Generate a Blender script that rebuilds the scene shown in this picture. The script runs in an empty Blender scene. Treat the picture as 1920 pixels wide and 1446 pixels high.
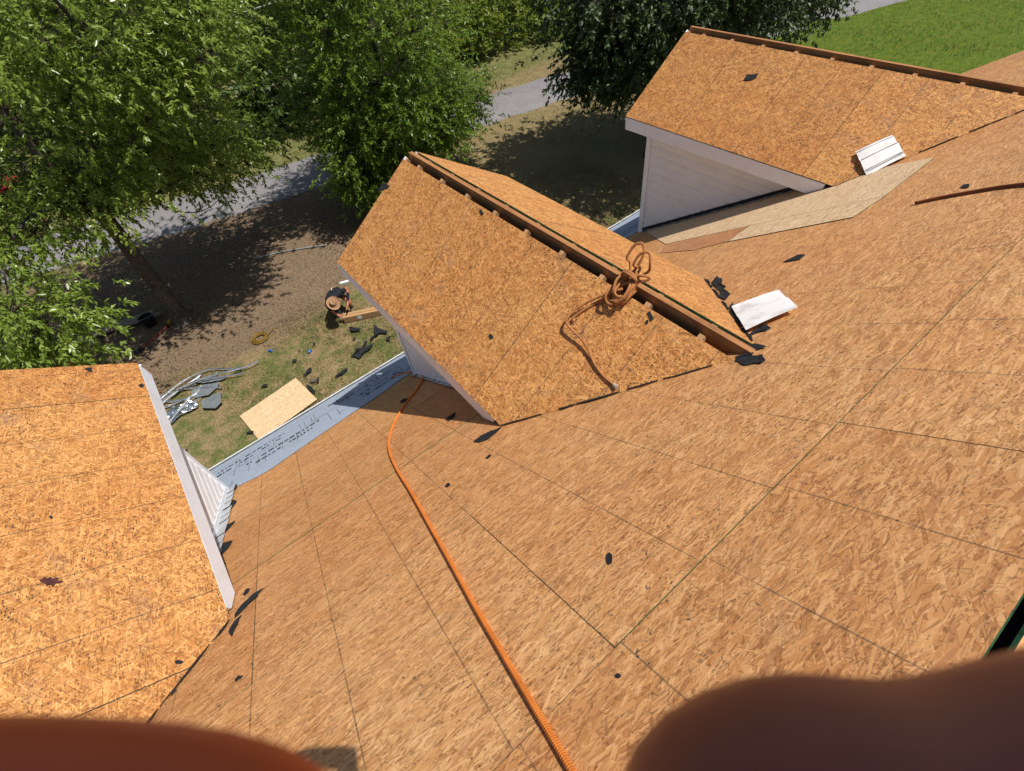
import bpy, bmesh, math, random
import numpy as np
from mathutils import Vector, Matrix
from mathutils.geometry import tessellate_polygon

# ------------------------------------------------------------------ camera, world, sun, exposure
scene = bpy.context.scene
COL = scene.collection
EYE = Vector((0.0, 0.0, 8.4))                       # phone lens, 8.4 m above the lawn
CAM_AXES = Matrix(((0.777811, 0.53605, -0.328116),
                   (-0.618053, 0.557591, -0.554169),
                   (-0.114107, 0.633832, 0.765008)))
cd = bpy.data.cameras.new('camera')
cam = bpy.data.objects.new('camera', cd)
COL.objects.link(cam)
cam.matrix_world = Matrix.Translation(EYE) @ CAM_AXES.to_4x4()
cd.sensor_width = 36.0
cd.lens = 17.123
cd.clip_start = 0.004
cd.clip_end = 600.0
cd.dof.use_dof = True
cd.dof.focus_distance = 6.0
cd.dof.aperture_fstop = 19.0
scene.camera = cam

SUN_DIR = Vector((0.293, -0.295, 0.91)).normalized()      # towards the sun
elev = math.asin(SUN_DIR.z)
azim = math.atan2(SUN_DIR.x, SUN_DIR.y)
w = bpy.data.worlds.new('World')
scene.world = w
w.use_nodes = True
wn = w.node_tree
bg = wn.nodes['Background']
sky = wn.nodes.new('ShaderNodeTexSky')
sky.sky_type = 'NISHITA'
sky.sun_disc = False
sky.sun_elevation = elev
sky.sun_rotation = azim
sky.altitude = 200
sky.air_density = 1.0
sky.dust_density = 1.2
wn.links.new(sky.outputs[0], bg.inputs[0])
bg.inputs[1].default_value = 0.075
sd_ = bpy.data.lights.new('sun', 'SUN')
sd_.energy = 4.4
sd_.angle = math.radians(0.53)
sd_.color = (1.0, 0.95, 0.87)
sun = bpy.data.objects.new('sun', sd_)
COL.objects.link(sun)
sun.location = (4, -4, 30)
sun.rotation_euler = SUN_DIR.to_track_quat('Z', 'Y').to_euler()
vs = scene.view_settings
vs.view_transform = 'Standard'
vs.look = 'None'
vs.exposure = 0.25
vs.gamma = 1.0
vs.use_curve_mapping = False

# ------------------------------------------------------------------ geometry of the roof (metres, world axes)
PITCH = math.radians(34.557)
SP, CP = math.sin(PITCH), math.cos(PITCH)
HR = 1.297                                           # lens to roof plane
NR = Vector((0, SP, CP))
SD = Vector((0, CP, -SP))
XD = Vector((1, 0, 0))
def RP(x, s, off=0.0):
    return EYE + XD * x + SD * s - NR * (HR - off)
def roof_z(y):
    return EYE.z + (-HR - SP * y) / CP
S_TOP, S_EAVE = 0.432, 7.86
X_L, X_R = -8.6, 9.55
TD = 0.655                                           # dormer slope
DX = [-2.175, 2.03, 6.245]                           # dormer centre lines
HW = 1.114                                           # half width out to the eave
ZE = EYE.z - 2.81                                    # dormer eave height
YF = 4.58                                            # dormer rake front
def dz(dx):
    return ZE + TD * (HW - abs(dx))
def dorm_valley_y(z):
    return (-HR - CP * (z - EYE.z)) / SP

rnd = random.Random(11)

# ------------------------------------------------------------------ helpers: objects
WORLD = {}
def tag(o, label=None, cat=None, group=None, kind=None):
    if label: o['label'] = label
    if cat: o['category'] = cat
    if group: o['group'] = group
    if kind: o['kind'] = kind
    return o
def place(o, parent, M):
    COL.objects.link(o)
    WORLD[o.name] = M
    if parent is not None:
        o.parent = parent
        o.matrix_basis = WORLD[parent.name].inverted() @ M
    else:
        o.matrix_basis = M
    return o
def empty(name, loc=(0, 0, 0), parent=None):
    o = bpy.data.objects.new(name, None)
    o.empty_display_size = 0.2
    return place(o, parent, Matrix.Translation(Vector(loc)))
def mesh_data(name, verts, faces, mats, idx=None, smooth=False):
    me = bpy.data.meshes.new(name)
    me.from_pydata([tuple(v) for v in verts], [], faces)
    for m in mats: me.materials.append(m)
    if idx is not None:
        me.polygons.foreach_set('material_index', idx)
    if smooth:
        me.polygons.foreach_set('use_smooth', [True] * len(me.polygons))
    me.update()
    return me
def mobj(name, verts, faces, mats, parent=None, idx=None, smooth=False, M=None):
    """verts are given in the local frame M (identity = world)"""
    if not isinstance(mats, (list, tuple)): mats = [mats]
    o = bpy.data.objects.new(name, mesh_data(name, verts, faces, mats, idx, smooth))
    return place(o, parent, M if M is not None else Matrix.Identity(4))
def world_obj(name, verts, faces, mats, parent=None, idx=None, smooth=False):
    """verts in world space, origin moved to their centre bottom"""
    vs_ = [Vector(v) for v in verts]
    c = sum(vs_, Vector()) / len(vs_)
    c.z = min(v.z for v in vs_)
    return mobj(name, [v - c for v in vs_], faces, mats, parent, idx, smooth, Matrix.Translation(c))
def frame(o, u, v, n):
    return Matrix(((u.x, v.x, n.x, o.x), (u.y, v.y, n.y, o.y), (u.z, v.z, n.z, o.z), (0, 0, 0, 1)))
def clip(poly, a, b, c):
    """keep a*x+b*y+c >= 0"""
    out = []
    for i in range(len(poly)):
        p, q = poly[i], poly[(i + 1) % len(poly)]
        dp, dq = a * p[0] + b * p[1] + c, a * q[0] + b * q[1] + c
        if dp >= 0: out.append(p)
        if (dp >= 0) != (dq >= 0):
            t = dp / (dp - dq)
            out.append((p[0] + t * (q[0] - p[0]), p[1] + t * (q[1] - p[1])))
    return out
def prism(poly, z0, z1):
    n = len(poly)
    area = sum(poly[i][0] * poly[(i + 1) % n][1] - poly[(i + 1) % n][0] * poly[i][1] for i in range(n))
    if area < 0: poly = poly[::-1]
    vts = [(p[0], p[1], z0) for p in poly] + [(p[0], p[1], z1) for p in poly]
    fcs = [tuple(range(n, 2 * n)), tuple(range(n - 1, -1, -1))]
    fcs += [(i, (i + 1) % n, n + (i + 1) % n, n + i) for i in range(n)]
    return vts, fcs
def bar(p, q, wd, ht, up=Vector((0, 0, 1))):
    """box from p to q, wd across, ht along up (centred)"""
    p, q = Vector(p), Vector(q)
    d = (q - p).normalized()
    s = d.cross(up).normalized() * wd / 2
    u = s.cross(d).normalized() * ht / 2
    v = [p - s - u, p + s - u, p + s + u, p - s + u, q - s - u, q + s - u, q + s + u, q - s + u]
    f = [(3, 2, 1, 0), (4, 5, 6, 7), (0, 1, 5, 4), (1, 2, 6, 5), (2, 3, 7, 6), (3, 0, 4, 7)]
    return v, f
def boxv(x0, x1, y0, y1, z0, z1):
    v = [(x, y, z) for z in (z0, z1) for y in (y0, y1) for x in (x0, x1)]
    f = [(0, 2, 3, 1), (4, 5, 7, 6), (0, 1, 5, 4), (1, 3, 7, 5), (3, 2, 6, 7), (2, 0, 4, 6)]
    return v, f
def join(parts):
    V, F = [], []
    for v, f in parts:
        n = len(V)
        V += list(v)
        F += [tuple(i + n for i in fc) for fc in f]
    return V, F
def smooth_path(pts, n=8):
    P = [Vector(p) for p in pts]
    P = [P[0] * 2 - P[1]] + P + [P[-1] * 2 - P[-2]]
    out = []
    for i in range(1, len(P) - 2):
        for k in range(n):
            t = k / n
            a, b, c, d = P[i - 1:i + 3]
            out.append(0.5 * (2 * b + (c - a) * t + (2 * a - 5 * b + 4 * c - d) * t * t + (3 * b - a - 3 * c + d) * t ** 3))
    out.append(P[-2])
    return out
def tube(path, r, sides=8, taper=None, cap=True):
    P = [Vector(p) for p in path]
    V, F = [], []
    nrm = None
    for i, p in enumerate(P):
        d = (P[min(i + 1, len(P) - 1)] - P[max(i - 1, 0)]).normalized()
        if nrm is None:
            nrm = d.orthogonal().normalized()
        nrm = (nrm - d * nrm.dot(d)).normalized()
        bn = d.cross(nrm)
        rr = r if taper is None else r + (taper - r) * i / (len(P) - 1)
        for k in range(sides):
            a = 2 * math.pi * k / sides
            V.append(p + (nrm * math.cos(a) + bn * math.sin(a)) * rr)
    for i in range(len(P) - 1):
        for k in range(sides):
            k2 = (k + 1) % sides
            F.append((i * sides + k, i * sides + k2, (i + 1) * sides + k2, (i + 1) * sides + k))
    if cap:
        F.append(tuple(range(sides - 1, -1, -1)))
        F.append(tuple((len(P) - 1) * sides + k for k in range(sides)))
    return V, F

# ------------------------------------------------------------------ helpers: node materials
class NT:
    def __init__(self, name):
        self.m = bpy.data.materials.new(name)
        self.m.use_nodes = True
        self.t = self.m.node_tree
        self.b = self.t.nodes['Principled BSDF']
    def n(self, typ, **kw):
        nd = self.t.nodes.new(typ)
        for k, v in kw.items(): setattr(nd, k, v)
        return nd
    def set(self, sock, v):
        if isinstance(v, bpy.types.NodeSocket): self.t.links.new(v, sock)
        else: sock.default_value = v
    def math(self, op, a, b=0.0, c=0.0, clamp=False):
        nd = self.n('ShaderNodeMath', operation=op, use_clamp=clamp)
        self.set(nd.inputs[0], a); self.set(nd.inputs[1], b); self.set(nd.inputs[2], c)
        return nd.outputs[0]
    def vmath(self, op, a, b=(0, 0, 0)):
        nd = self.n('ShaderNodeVectorMath', operation=op)
        self.set(nd.inputs[0], a); self.set(nd.inputs[1], b)
        return nd.outputs[0]
    def mix(self, f, a, b, blend='MIX'):
        nd = self.n('ShaderNodeMix', data_type='RGBA', blend_type=blend)
        self.set(nd.inputs['Factor'], f)
        self.set(nd.inputs[6], a); self.set(nd.inputs[7], b)
        return nd.outputs[2]
    def noise(self, vec, scale, detail=3, rough=0.55, dist=0.0):
        nd = self.n('ShaderNodeTexNoise')
        self.set(nd.inputs['Vector'], vec)
        nd.inputs['Scale'].default_value = scale
        nd.inputs['Detail'].default_value = detail
        nd.inputs['Roughness'].default_value = rough
        nd.inputs['Distortion'].default_value = dist
        return nd.outputs[0]
    def ramp(self, f, stops, interp='LINEAR'):
        nd = self.n('ShaderNodeValToRGB')
        cr = nd.color_ramp
        cr.interpolation = interp
        while len(cr.elements) < len(stops): cr.elements.new(0.5)
        for e, (p, c) in zip(cr.elements, stops):
            e.position = p
            e.color = (*c, 1) if len(c) == 3 else c
        self.set(nd.inputs[0], f)
        return nd.outputs[0]
    def rng(self, v, a, b, c=0.0, d=1.0, smooth=False):
        nd = self.n('ShaderNodeMapRange', interpolation_type='SMOOTHSTEP' if smooth else 'LINEAR')
        self.set(nd.inputs[0], v)
        for i, x in enumerate((a, b, c, d)): nd.inputs[i + 1].default_value = x
        return nd.outputs[0]
    def bump(self, h, strength, dist):
        nd = self.n('ShaderNodeBump')
        nd.inputs['Strength'].default_value = strength
        nd.inputs['Distance'].default_value = dist
        self.set(nd.inputs['Height'], h)
        self.t.links.new(nd.outputs[0], self.b.inputs['Normal'])
        return nd
    def obj(self): return self.n('ShaderNodeTexCoord').outputs['Object']
    def pos(self): return self.n('ShaderNodeNewGeometry').outputs['Position']
    def rand(self): return self.n('ShaderNodeObjectInfo').outputs['Random']
    def out(self, color, rough=0.7, metal=0.0, spec=0.3):
        self.set(self.b.inputs['Base Color'], color)
        self.set(self.b.inputs['Roughness'], rough)
        self.b.inputs['Metallic'].default_value = metal
        self.b.inputs['Specular IOR Level'].default_value = spec
        return self.m
def c4(c): return (c[0], c[1], c[2], 1.0)

def flake_group():
    """one sheet of loose flakes: rows of random length cells; gives three random numbers per flake and the distances to its edges"""
    t = bpy.data.node_groups.new('strand_layer', 'ShaderNodeTree')
    for nm, typ in (('Vector', 'NodeSocketVector'), ('Location', 'NodeSocketVector'), ('Rotation', 'NodeSocketVector'), ('Scale', 'NodeSocketVector'), ('Seed', 'NodeSocketFloat')):
        t.interface.new_socket(nm, in_out='INPUT', socket_type=typ)
    for nm in ('A', 'B', 'C', 'EdgeV', 'EdgeU'):
        t.interface.new_socket(nm, in_out='OUTPUT', socket_type='NodeSocketFloat')
    N = NT.__new__(NT)
    N.t = t
    gi, go = t.nodes.new('NodeGroupInput'), t.nodes.new('NodeGroupOutput')
    mp = N.n('ShaderNodeMapping')
    for k, nm in enumerate(('Vector', 'Location', 'Rotation')): t.links.new(gi.outputs[nm], mp.inputs[k])
    q = N.n('ShaderNodeSeparateXYZ')
    N.set(q.inputs[0], N.vmath('MULTIPLY', mp.outputs[0], gi.outputs['Scale']))
    row = N.math('FLOOR', q.outputs[1])
    w1 = N.n('ShaderNodeTexWhiteNoise', noise_dimensions='1D')
    N.set(w1.inputs['W'], N.math('ADD', row, gi.outputs['Seed']))
    cx = N.math('ADD', q.outputs[0], N.math('MULTIPLY', w1.outputs[0], 9.0))
    idv = N.n('ShaderNodeCombineXYZ')
    N.set(idv.inputs[0], N.math('FLOOR', cx)); N.set(idv.inputs[1], row); N.set(idv.inputs[2], gi.outputs['Seed'])
    w3 = N.n('ShaderNodeTexWhiteNoise', noise_dimensions='3D')
    N.set(w3.inputs['Vector'], idv.outputs[0])
    sp = N.n('ShaderNodeSeparateColor')
    N.set(sp.inputs[0], w3.outputs['Color'])
    half = N.math('ADD', N.math('MULTIPLY', sp.outputs[2], .30), .20)
    ev = N.math('SUBTRACT', half, N.math('ABSOLUTE', N.math('SUBTRACT', N.math('FRACT', q.outputs[1]), .5)))
    eu = N.math('SUBTRACT', .5, N.math('ABSOLUTE', N.math('SUBTRACT', N.math('FRACT', cx), .5)))
    for k, o in enumerate((sp.outputs[0], sp.outputs[1], sp.outputs[2], ev, eu)): t.links.new(o, go.inputs[k])
    return t
FLAKES = flake_group()
def osb(name, dark, mid, light, speck=0.5, line=0.8, stain=0.5, xphase=0.0, streaky=True, toned=.30):
    """oriented strand board: overlapping flakes, the topmost of seven layers wins"""
    N = NT(name)
    o = N.obj()
    r = N.rand()
    offs = N.n('ShaderNodeCombineXYZ')
    N.set(offs.inputs[0], N.math('MULTIPLY', r, 53.0))
    N.set(offs.inputs[1], N.math('MULTIPLY', r, 91.0))
    p = N.vmath('ADD', o, offs.outputs[0])
    wob = N.n('ShaderNodeTexNoise')
    N.set(wob.inputs['Vector'], p)
    wob.inputs['Scale'].default_value = 30
    wob.inputs['Detail'].default_value = 2
    p2 = N.vmath('ADD', p, N.vmath('SCALE', wob.outputs[1]))
    p2.node.inputs[1].links[0].from_node.inputs['Scale'].default_value = 0.0035
    hbest, tbest, crack = None, None, None
    layers = [(3, .105, .024), (-9, .095, .019), (14, .09, .017), (-21, .08, .016), (29, .08, .018), (54, .065, .017), (-70, .06, .016), (7, .075, .011), (-15, .06, .009)]
    if not streaky: layers = [(4, .09, .024), (-27, .085, .020), (34, .075, .018), (-56, .07, .016), (62, .07, .018), (89, .065, .020), (13, .07, .013), (-40, .06, .011), (74, .05, .011)]
    def cells(i, ang, L, W, src):
        gn = N.n('ShaderNodeGroup')
        gn.node_tree = FLAKES
        N.set(gn.inputs['Vector'], src)
        gn.inputs['Location'].default_value = (i * 3.71 + 11, i * 1.93 + 7, 0)
        gn.inputs['Rotation'].default_value = (0, 0, math.radians(ang))
        gn.inputs['Scale'].default_value = (1 / L, 1 / W, 0)
        gn.inputs['Seed'].default_value = i * 3.0
        class S: outputs = gn.outputs
        return S, gn.outputs[3], gn.outputs[4]
    for i, (ang, L, W) in enumerate(layers):
        sp, ev, eu = cells(i, ang, L, W, p2)
        ins = N.math('MULTIPLY', N.math('GREATER_THAN', ev, 0), N.math('GREATER_THAN', N.math('ADD', eu, N.math('MULTIPLY', ev, .3)), .06))
        bias = (.10 if abs(ang) < 16 else .03 if abs(ang) < 34 else -.12) if streaky else 0.0
        h = N.math('SUBTRACT', N.math('ADD', N.math('MULTIPLY', sp.outputs[0], 1.0), bias), N.math('SUBTRACT', 1.0, ins))
        t = sp.outputs[1]
        # flakes whose long edge has lifted show a thin dark line
        ed = N.math('MULTIPLY', N.math('LESS_THAN', ev, .0024 / W), N.math('GREATER_THAN', N.math('FRACT', N.math('MULTIPLY', sp.outputs[1], 7.3)), .45))
        t = N.math('ADD', t, N.math('MULTIPLY', ed, 2.0))
        if hbest is None: hbest, tbest = h, t
        else:
            gt = N.math('GREATER_THAN', h, hbest)
            mx = N.n('ShaderNodeMix', data_type='FLOAT')
            N.set(mx.inputs[0], gt); N.set(mx.inputs[2], tbest); N.set(mx.inputs[3], t)
            tbest = mx.outputs[0]
            hbest = N.math('MAXIMUM', h, hbest)
    crack = N.math('GREATER_THAN', tbest, 1.5)
    tbest = N.math('SUBTRACT', tbest, N.math('MULTIPLY', crack, 2.0))
    # grain along the flakes
    grn = N.n('ShaderNodeTexNoise')
    N.set(grn.inputs['Vector'], N.vmath('MULTIPLY', p2, (18, 150, 1)))
    grn.inputs['Scale'].default_value = 1.0
    grn.inputs['Detail'].default_value = 2
    mot = N.noise(p, 95, 3, .75)
    t2 = N.math('ADD', N.math('ADD', N.math('MULTIPLY', tbest, .56), N.math('MULTIPLY', grn.outputs[0], .24)), N.math('MULTIPLY', mot, .24))
    col = N.ramp(t2, [(0.16, dark), (0.36, mid), (0.66, tuple(.62 * a + .38 * b for a, b in zip(mid, light))), (0.96, light)])
    # dark resin flecks and slits between flakes
    fl = N.n('ShaderNodeTexVoronoi', voronoi_dimensions='2D')
    N.set(fl.inputs['Vector'], N.vmath('MULTIPLY', p2, (52, 130, 0)))
    fl.inputs['Scale'].default_value = 1.0
    fs = N.n('ShaderNodeSeparateColor')
    N.set(fs.inputs[0], fl.outputs['Color'])
    fm = N.math('MULTIPLY', N.math('GREATER_THAN', fs.outputs[0], 0.90 - .08 * speck), N.math('LESS_THAN', fl.outputs['Distance'], .42))
    patch = N.rng(N.noise(p, 1.7, 5, .65), .46, .66)
    fm = N.math('MULTIPLY', fm, N.math('ADD', N.math('MULTIPLY', patch, .75 * speck), .28))
    col = N.mix(fm, col, c4((.06, .035, .02)))
    msk = N.noise(p, 8, 3, .7)
    mska, mskb = N.rng(msk, .36, .58, .35, 1), N.rng(msk, .64, .40, .35, 1)
    col = N.mix(N.math('MULTIPLY', crack, N.math('MULTIPLY', mska, .42)), col, c4(tuple(x * .45 for x in dark)))
    for k, (ang, ll, ww, pd_, pl_) in enumerate(((5, .055, .0066, .07, .075), (-16, .042, .0055, .07, .06), (38, .030, .0050, .06, .05), (-62, .028, .0050, .05, .035)) if streaky else ((8, .048, .0070, .08, .085), (-35, .040, .0060, .08, .075), (50, .034, .0060, .07, .07), (95, .042, .0068, .06, .075))):
        sp, ev, eu = cells(20 + k, ang, ll, ww, p)
        ins = N.math('GREATER_THAN', N.math('MINIMUM', ev, N.math('SUBTRACT', eu, .08)), .04)
        col = N.mix(N.math('MULTIPLY', N.math('MULTIPLY', N.math('GREATER_THAN', sp.outputs[0], 1 - pd_), ins), N.math('MULTIPLY', mska, .50 if streaky else .66)), col, c4(tuple(x * .45 for x in dark)))
        col = N.mix(N.math('MULTIPLY', N.math('MULTIPLY', N.math('LESS_THAN', sp.outputs[0], pl_), ins), N.math('MULTIPLY', mskb, .55 if streaky else .75)), col, c4(tuple(min(1, x * 1.08) for x in light)))
    # odd reddish flakes
    col = N.mix(N.math('MULTIPLY', N.math('GREATER_THAN', tbest, .972), .60), col, c4((.34, .125, .050)))
    # broad weather tone and grey stains
    tone = N.noise(p, 1.1, 4, .6)
    col = N.mix(N.rng(tone, .3, .75, 0, toned), col, c4((.95, .60, .36)), 'MULTIPLY')
    st = N.math('MULTIPLY', N.rng(N.noise(p, 3.3, 5, .7), .56, .74), stain)
    col = N.mix(st, col, c4((.22, .17, .13)))
    tar = N.math('MULTIPLY', N.math('GREATER_THAN', N.noise(p, 38, 3, .75), .635), N.math('GREATER_THAN', N.noise(N.vmath('ADD', p, (7, 3, 0)), 2.3, 3, .6), .56))
    col = N.mix(N.math('MULTIPLY', tar, .80), col, c4((.045, .04, .045)))
    # each sheet a little different
    col = N.mix(N.math('MULTIPLY', N.math('FRACT', N.math('MULTIPLY', r, 17.3)), .42), col, c4((.74, .62, .52)), 'MULTIPLY')
    if line > 0:
        sx = N.n('ShaderNodeSeparateXYZ')
        N.set(sx.inputs[0], o)
        fx = N.math('FRACT', N.math('ADD', N.math('DIVIDE', N.math('ADD', sx.outputs[0], xphase), .4064), .5))
        dx_ = N.math('MULTIPLY', N.math('ABSOLUTE', N.math('SUBTRACT', fx, .5)), .4064)
        brk = N.rng(N.noise(p, 5.0, 5, .75), .30, .52)
        ln = N.math('MULTIPLY', N.math('LESS_THAN', dx_, .0030), brk)
        ln = N.math('MULTIPLY', ln, line)
        col = N.mix(ln, col, c4((.07, .05, .035)))
        fy = N.math('FRACT', N.math('DIVIDE', sx.outputs[1], .152))
        dy_ = N.math('MULTIPLY', N.math('ABSOLUTE', N.math('SUBTRACT', fy, .5)), .152)
        nail = N.math('LESS_THAN', N.math('SQRT', N.math('ADD', N.math('MULTIPLY', dx_, dx_), N.math('MULTIPLY', dy_, dy_))), .0046)
        col = N.mix(N.math('MULTIPLY', nail, N.math('MULTIPLY', N.math('GREATER_THAN', N.noise(p, 9, 1), .5), .85)), col, c4((.05, .04, .035)))
    N.bump(N.noise(N.vmath('MULTIPLY', o, (30, 110, 1)), 1.0, 3, .65), .35, .0020)
    return N.out(col, N.rng(tbest, 0, 1, .50, .78), spec=.35)

def simple(name, col, var=0.12, scale=12.0, rough=0.6, metal=0.0, spec=0.3, bump=0.0, bscale=60, bdist=.002, dirt=None):
    N = NT(name)
    o = N.obj()
    n1 = N.noise(o, scale, 4, .6)
    c = N.mix(N.rng(n1, .3, .7), c4(tuple(x * (1 - var) for x in col)), c4(tuple(min(1, x * (1 + var)) for x in col)))
    if dirt:
        dc, amt, ds = dirt
        c = N.mix(N.math('MULTIPLY', N.rng(N.noise(o, ds, 5, .65), .48, .68), amt), c, c4(dc))
    if bump: N.bump(N.noise(o, bscale, 3, .6), bump, bdist)
    return N.out(c, rough, metal, spec)

def lumber(name, a, b, axis=(0.4, 14, 14)):
    N = NT(name)
    o = N.obj()
    g = N.noise(N.vmath('MULTIPLY', o, axis), 3.0, 4, .6, .6)
    col = N.ramp(g, [(.3, a), (.7, b)])
    st = N.rng(N.noise(o, 5, 4, .7), .5, .72, 0, .55)
    col = N.mix(st, col, c4(tuple(x * .5 for x in a)))
    N.bump(g, .3, .002)
    return N.out(col, .75, spec=.2)

M_OSB = osb('osb_weathered_roof', (.34, .148, .054), (.570, .280, .103), (.82, .50, .235), speck=.6, line=.60, stain=.24)
M_OSBD = osb('osb_dormer_roof', (.27, .108, .029), (.47, .205, .055), (.76, .43, .155), speck=1.4, line=.8, stain=.42, streaky=False)
M_OSBN = osb('osb_new_pale', (.56, .385, .21), (.70, .51, .30), (.88, .71, .49), speck=.1, line=.2, stain=.04, toned=.04)
M_OSBR = osb('osb_reddish', (.33, .14, .06), (.50, .24, .11), (.66, .38, .20), speck=.3, line=.3, stain=.2)
M_EDGE = simple('green_edge_seal', (.020, .075, .030), .5, 40, .8)
M_GAP = simple('dark_attic', (.010, .009, .008), .2, 5, .95)
M_RIDGE = lumber('ridge_lumber', (.25, .108, .042), (.43, .205, .080), (14, .4, 14))
M_RAFT = lumber('rafter_lumber', (.40, .20, .10), (.58, .34, .17), (2, 14, 2))
M_WHITE = simple('white_fascia', (.83, .86, .92), .02, 3, .42, spec=.45, bump=.15, bscale=9, bdist=.004, dirt=((.55, .50, .46), .22, 5))
M_VINYL = simple('white_vinyl_siding', (.82, .83, .86), .02, 6, .5, spec=.35, bump=.12, bscale=14, bdist=.003, dirt=((.55, .51, .48), .22, 4))
M_VINYLD = simple('dirty_vinyl', (.86, .85, .84), .03, 6, .5, spec=.35, dirt=((.42, .35, .28), .5, 7))
M_GALV = simple('galvanised_metal', (.56, .58, .61), .18, 9, .38, metal=.85, spec=.5, bump=.3, bscale=18, bdist=.006)
M_FLASH = simple('step_flashing', (.60, .63, .66), .12, 8, .5, metal=.3, spec=.5, bump=.3, bscale=30, bdist=.004)
M_FELT = simple('black_roofing_felt', (.018, .019, .022), .4, 30, .85, spec=.25, bump=.4, bscale=120, bdist=.002)
M_FELTB = simple('brown_felt', (.10, .085, .075), .3, 30, .85)
M_UNDER = simple('grey_underlayment', (.37, .425, .51), .07, 5, .62, spec=.3, bump=.35, bscale=7, bdist=.01)
M_INK = simple('underlayment_print', (.035, .04, .05), .3, 30, .7)
M_INKL = simple('underlayment_print_light', (.14, .17, .215), .2, 30, .7)
M_INKW = simple('underlayment_lap_line', (.55, .58, .62), .1, 30, .7)
M_ORANGE = None
def rope_mat(name, a, b, dots):
    N = NT(name)
    uv = N.n('ShaderNodeAttribute', attribute_name='rope')
    s = N.n('ShaderNodeSeparateXYZ')
    N.set(s.inputs[0], uv.outputs['Vector'])
    k = N.math('ADD', N.math('MULTIPLY', s.outputs[0], 60), N.math('MULTIPLY', s.outputs[1], 3))
    k2 = N.math('SUBTRACT', N.math('MULTIPLY', s.outputs[0], 60), N.math('MULTIPLY', s.outputs[1], 3))
    tw = N.math('MULTIPLY', N.math('SINE', N.math('MULTIPLY', k, 6.283)), N.math('SINE', N.math('MULTIPLY', k2, 6.283)))
    nz = N.noise(N.obj(), 8, 4, .6)
    col = N.mix(N.rng(nz, .3, .7), c4(a), c4(b))
    col = N.mix(N.math('MULTIPLY', N.rng(tw, .35, .7), dots), col, c4(tuple(x * .25 for x in a)))
    col = N.mix(N.rng(N.noise(N.obj(), 3.1, 5, .7), .52, .72, 0, .55), col, c4(tuple(x * .45 for x in a)))
    N.bump(N.math('ADD', tw, N.noise(N.obj(), 220, 2, .6)), .5, .0022)
    return N.out(col, .85, spec=.15)
M_ORANGE = rope_mat('orange_rope', (.74, .20, .030), (.84, .27, .055), .28)
M_BROWN = rope_mat('brown_rope', (.34, .135, .048), (.50, .225, .085), .35)
M_RUST = rope_mat('rust_rope', (.20, .070, .032), (.27, .10, .045), .4)

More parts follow.
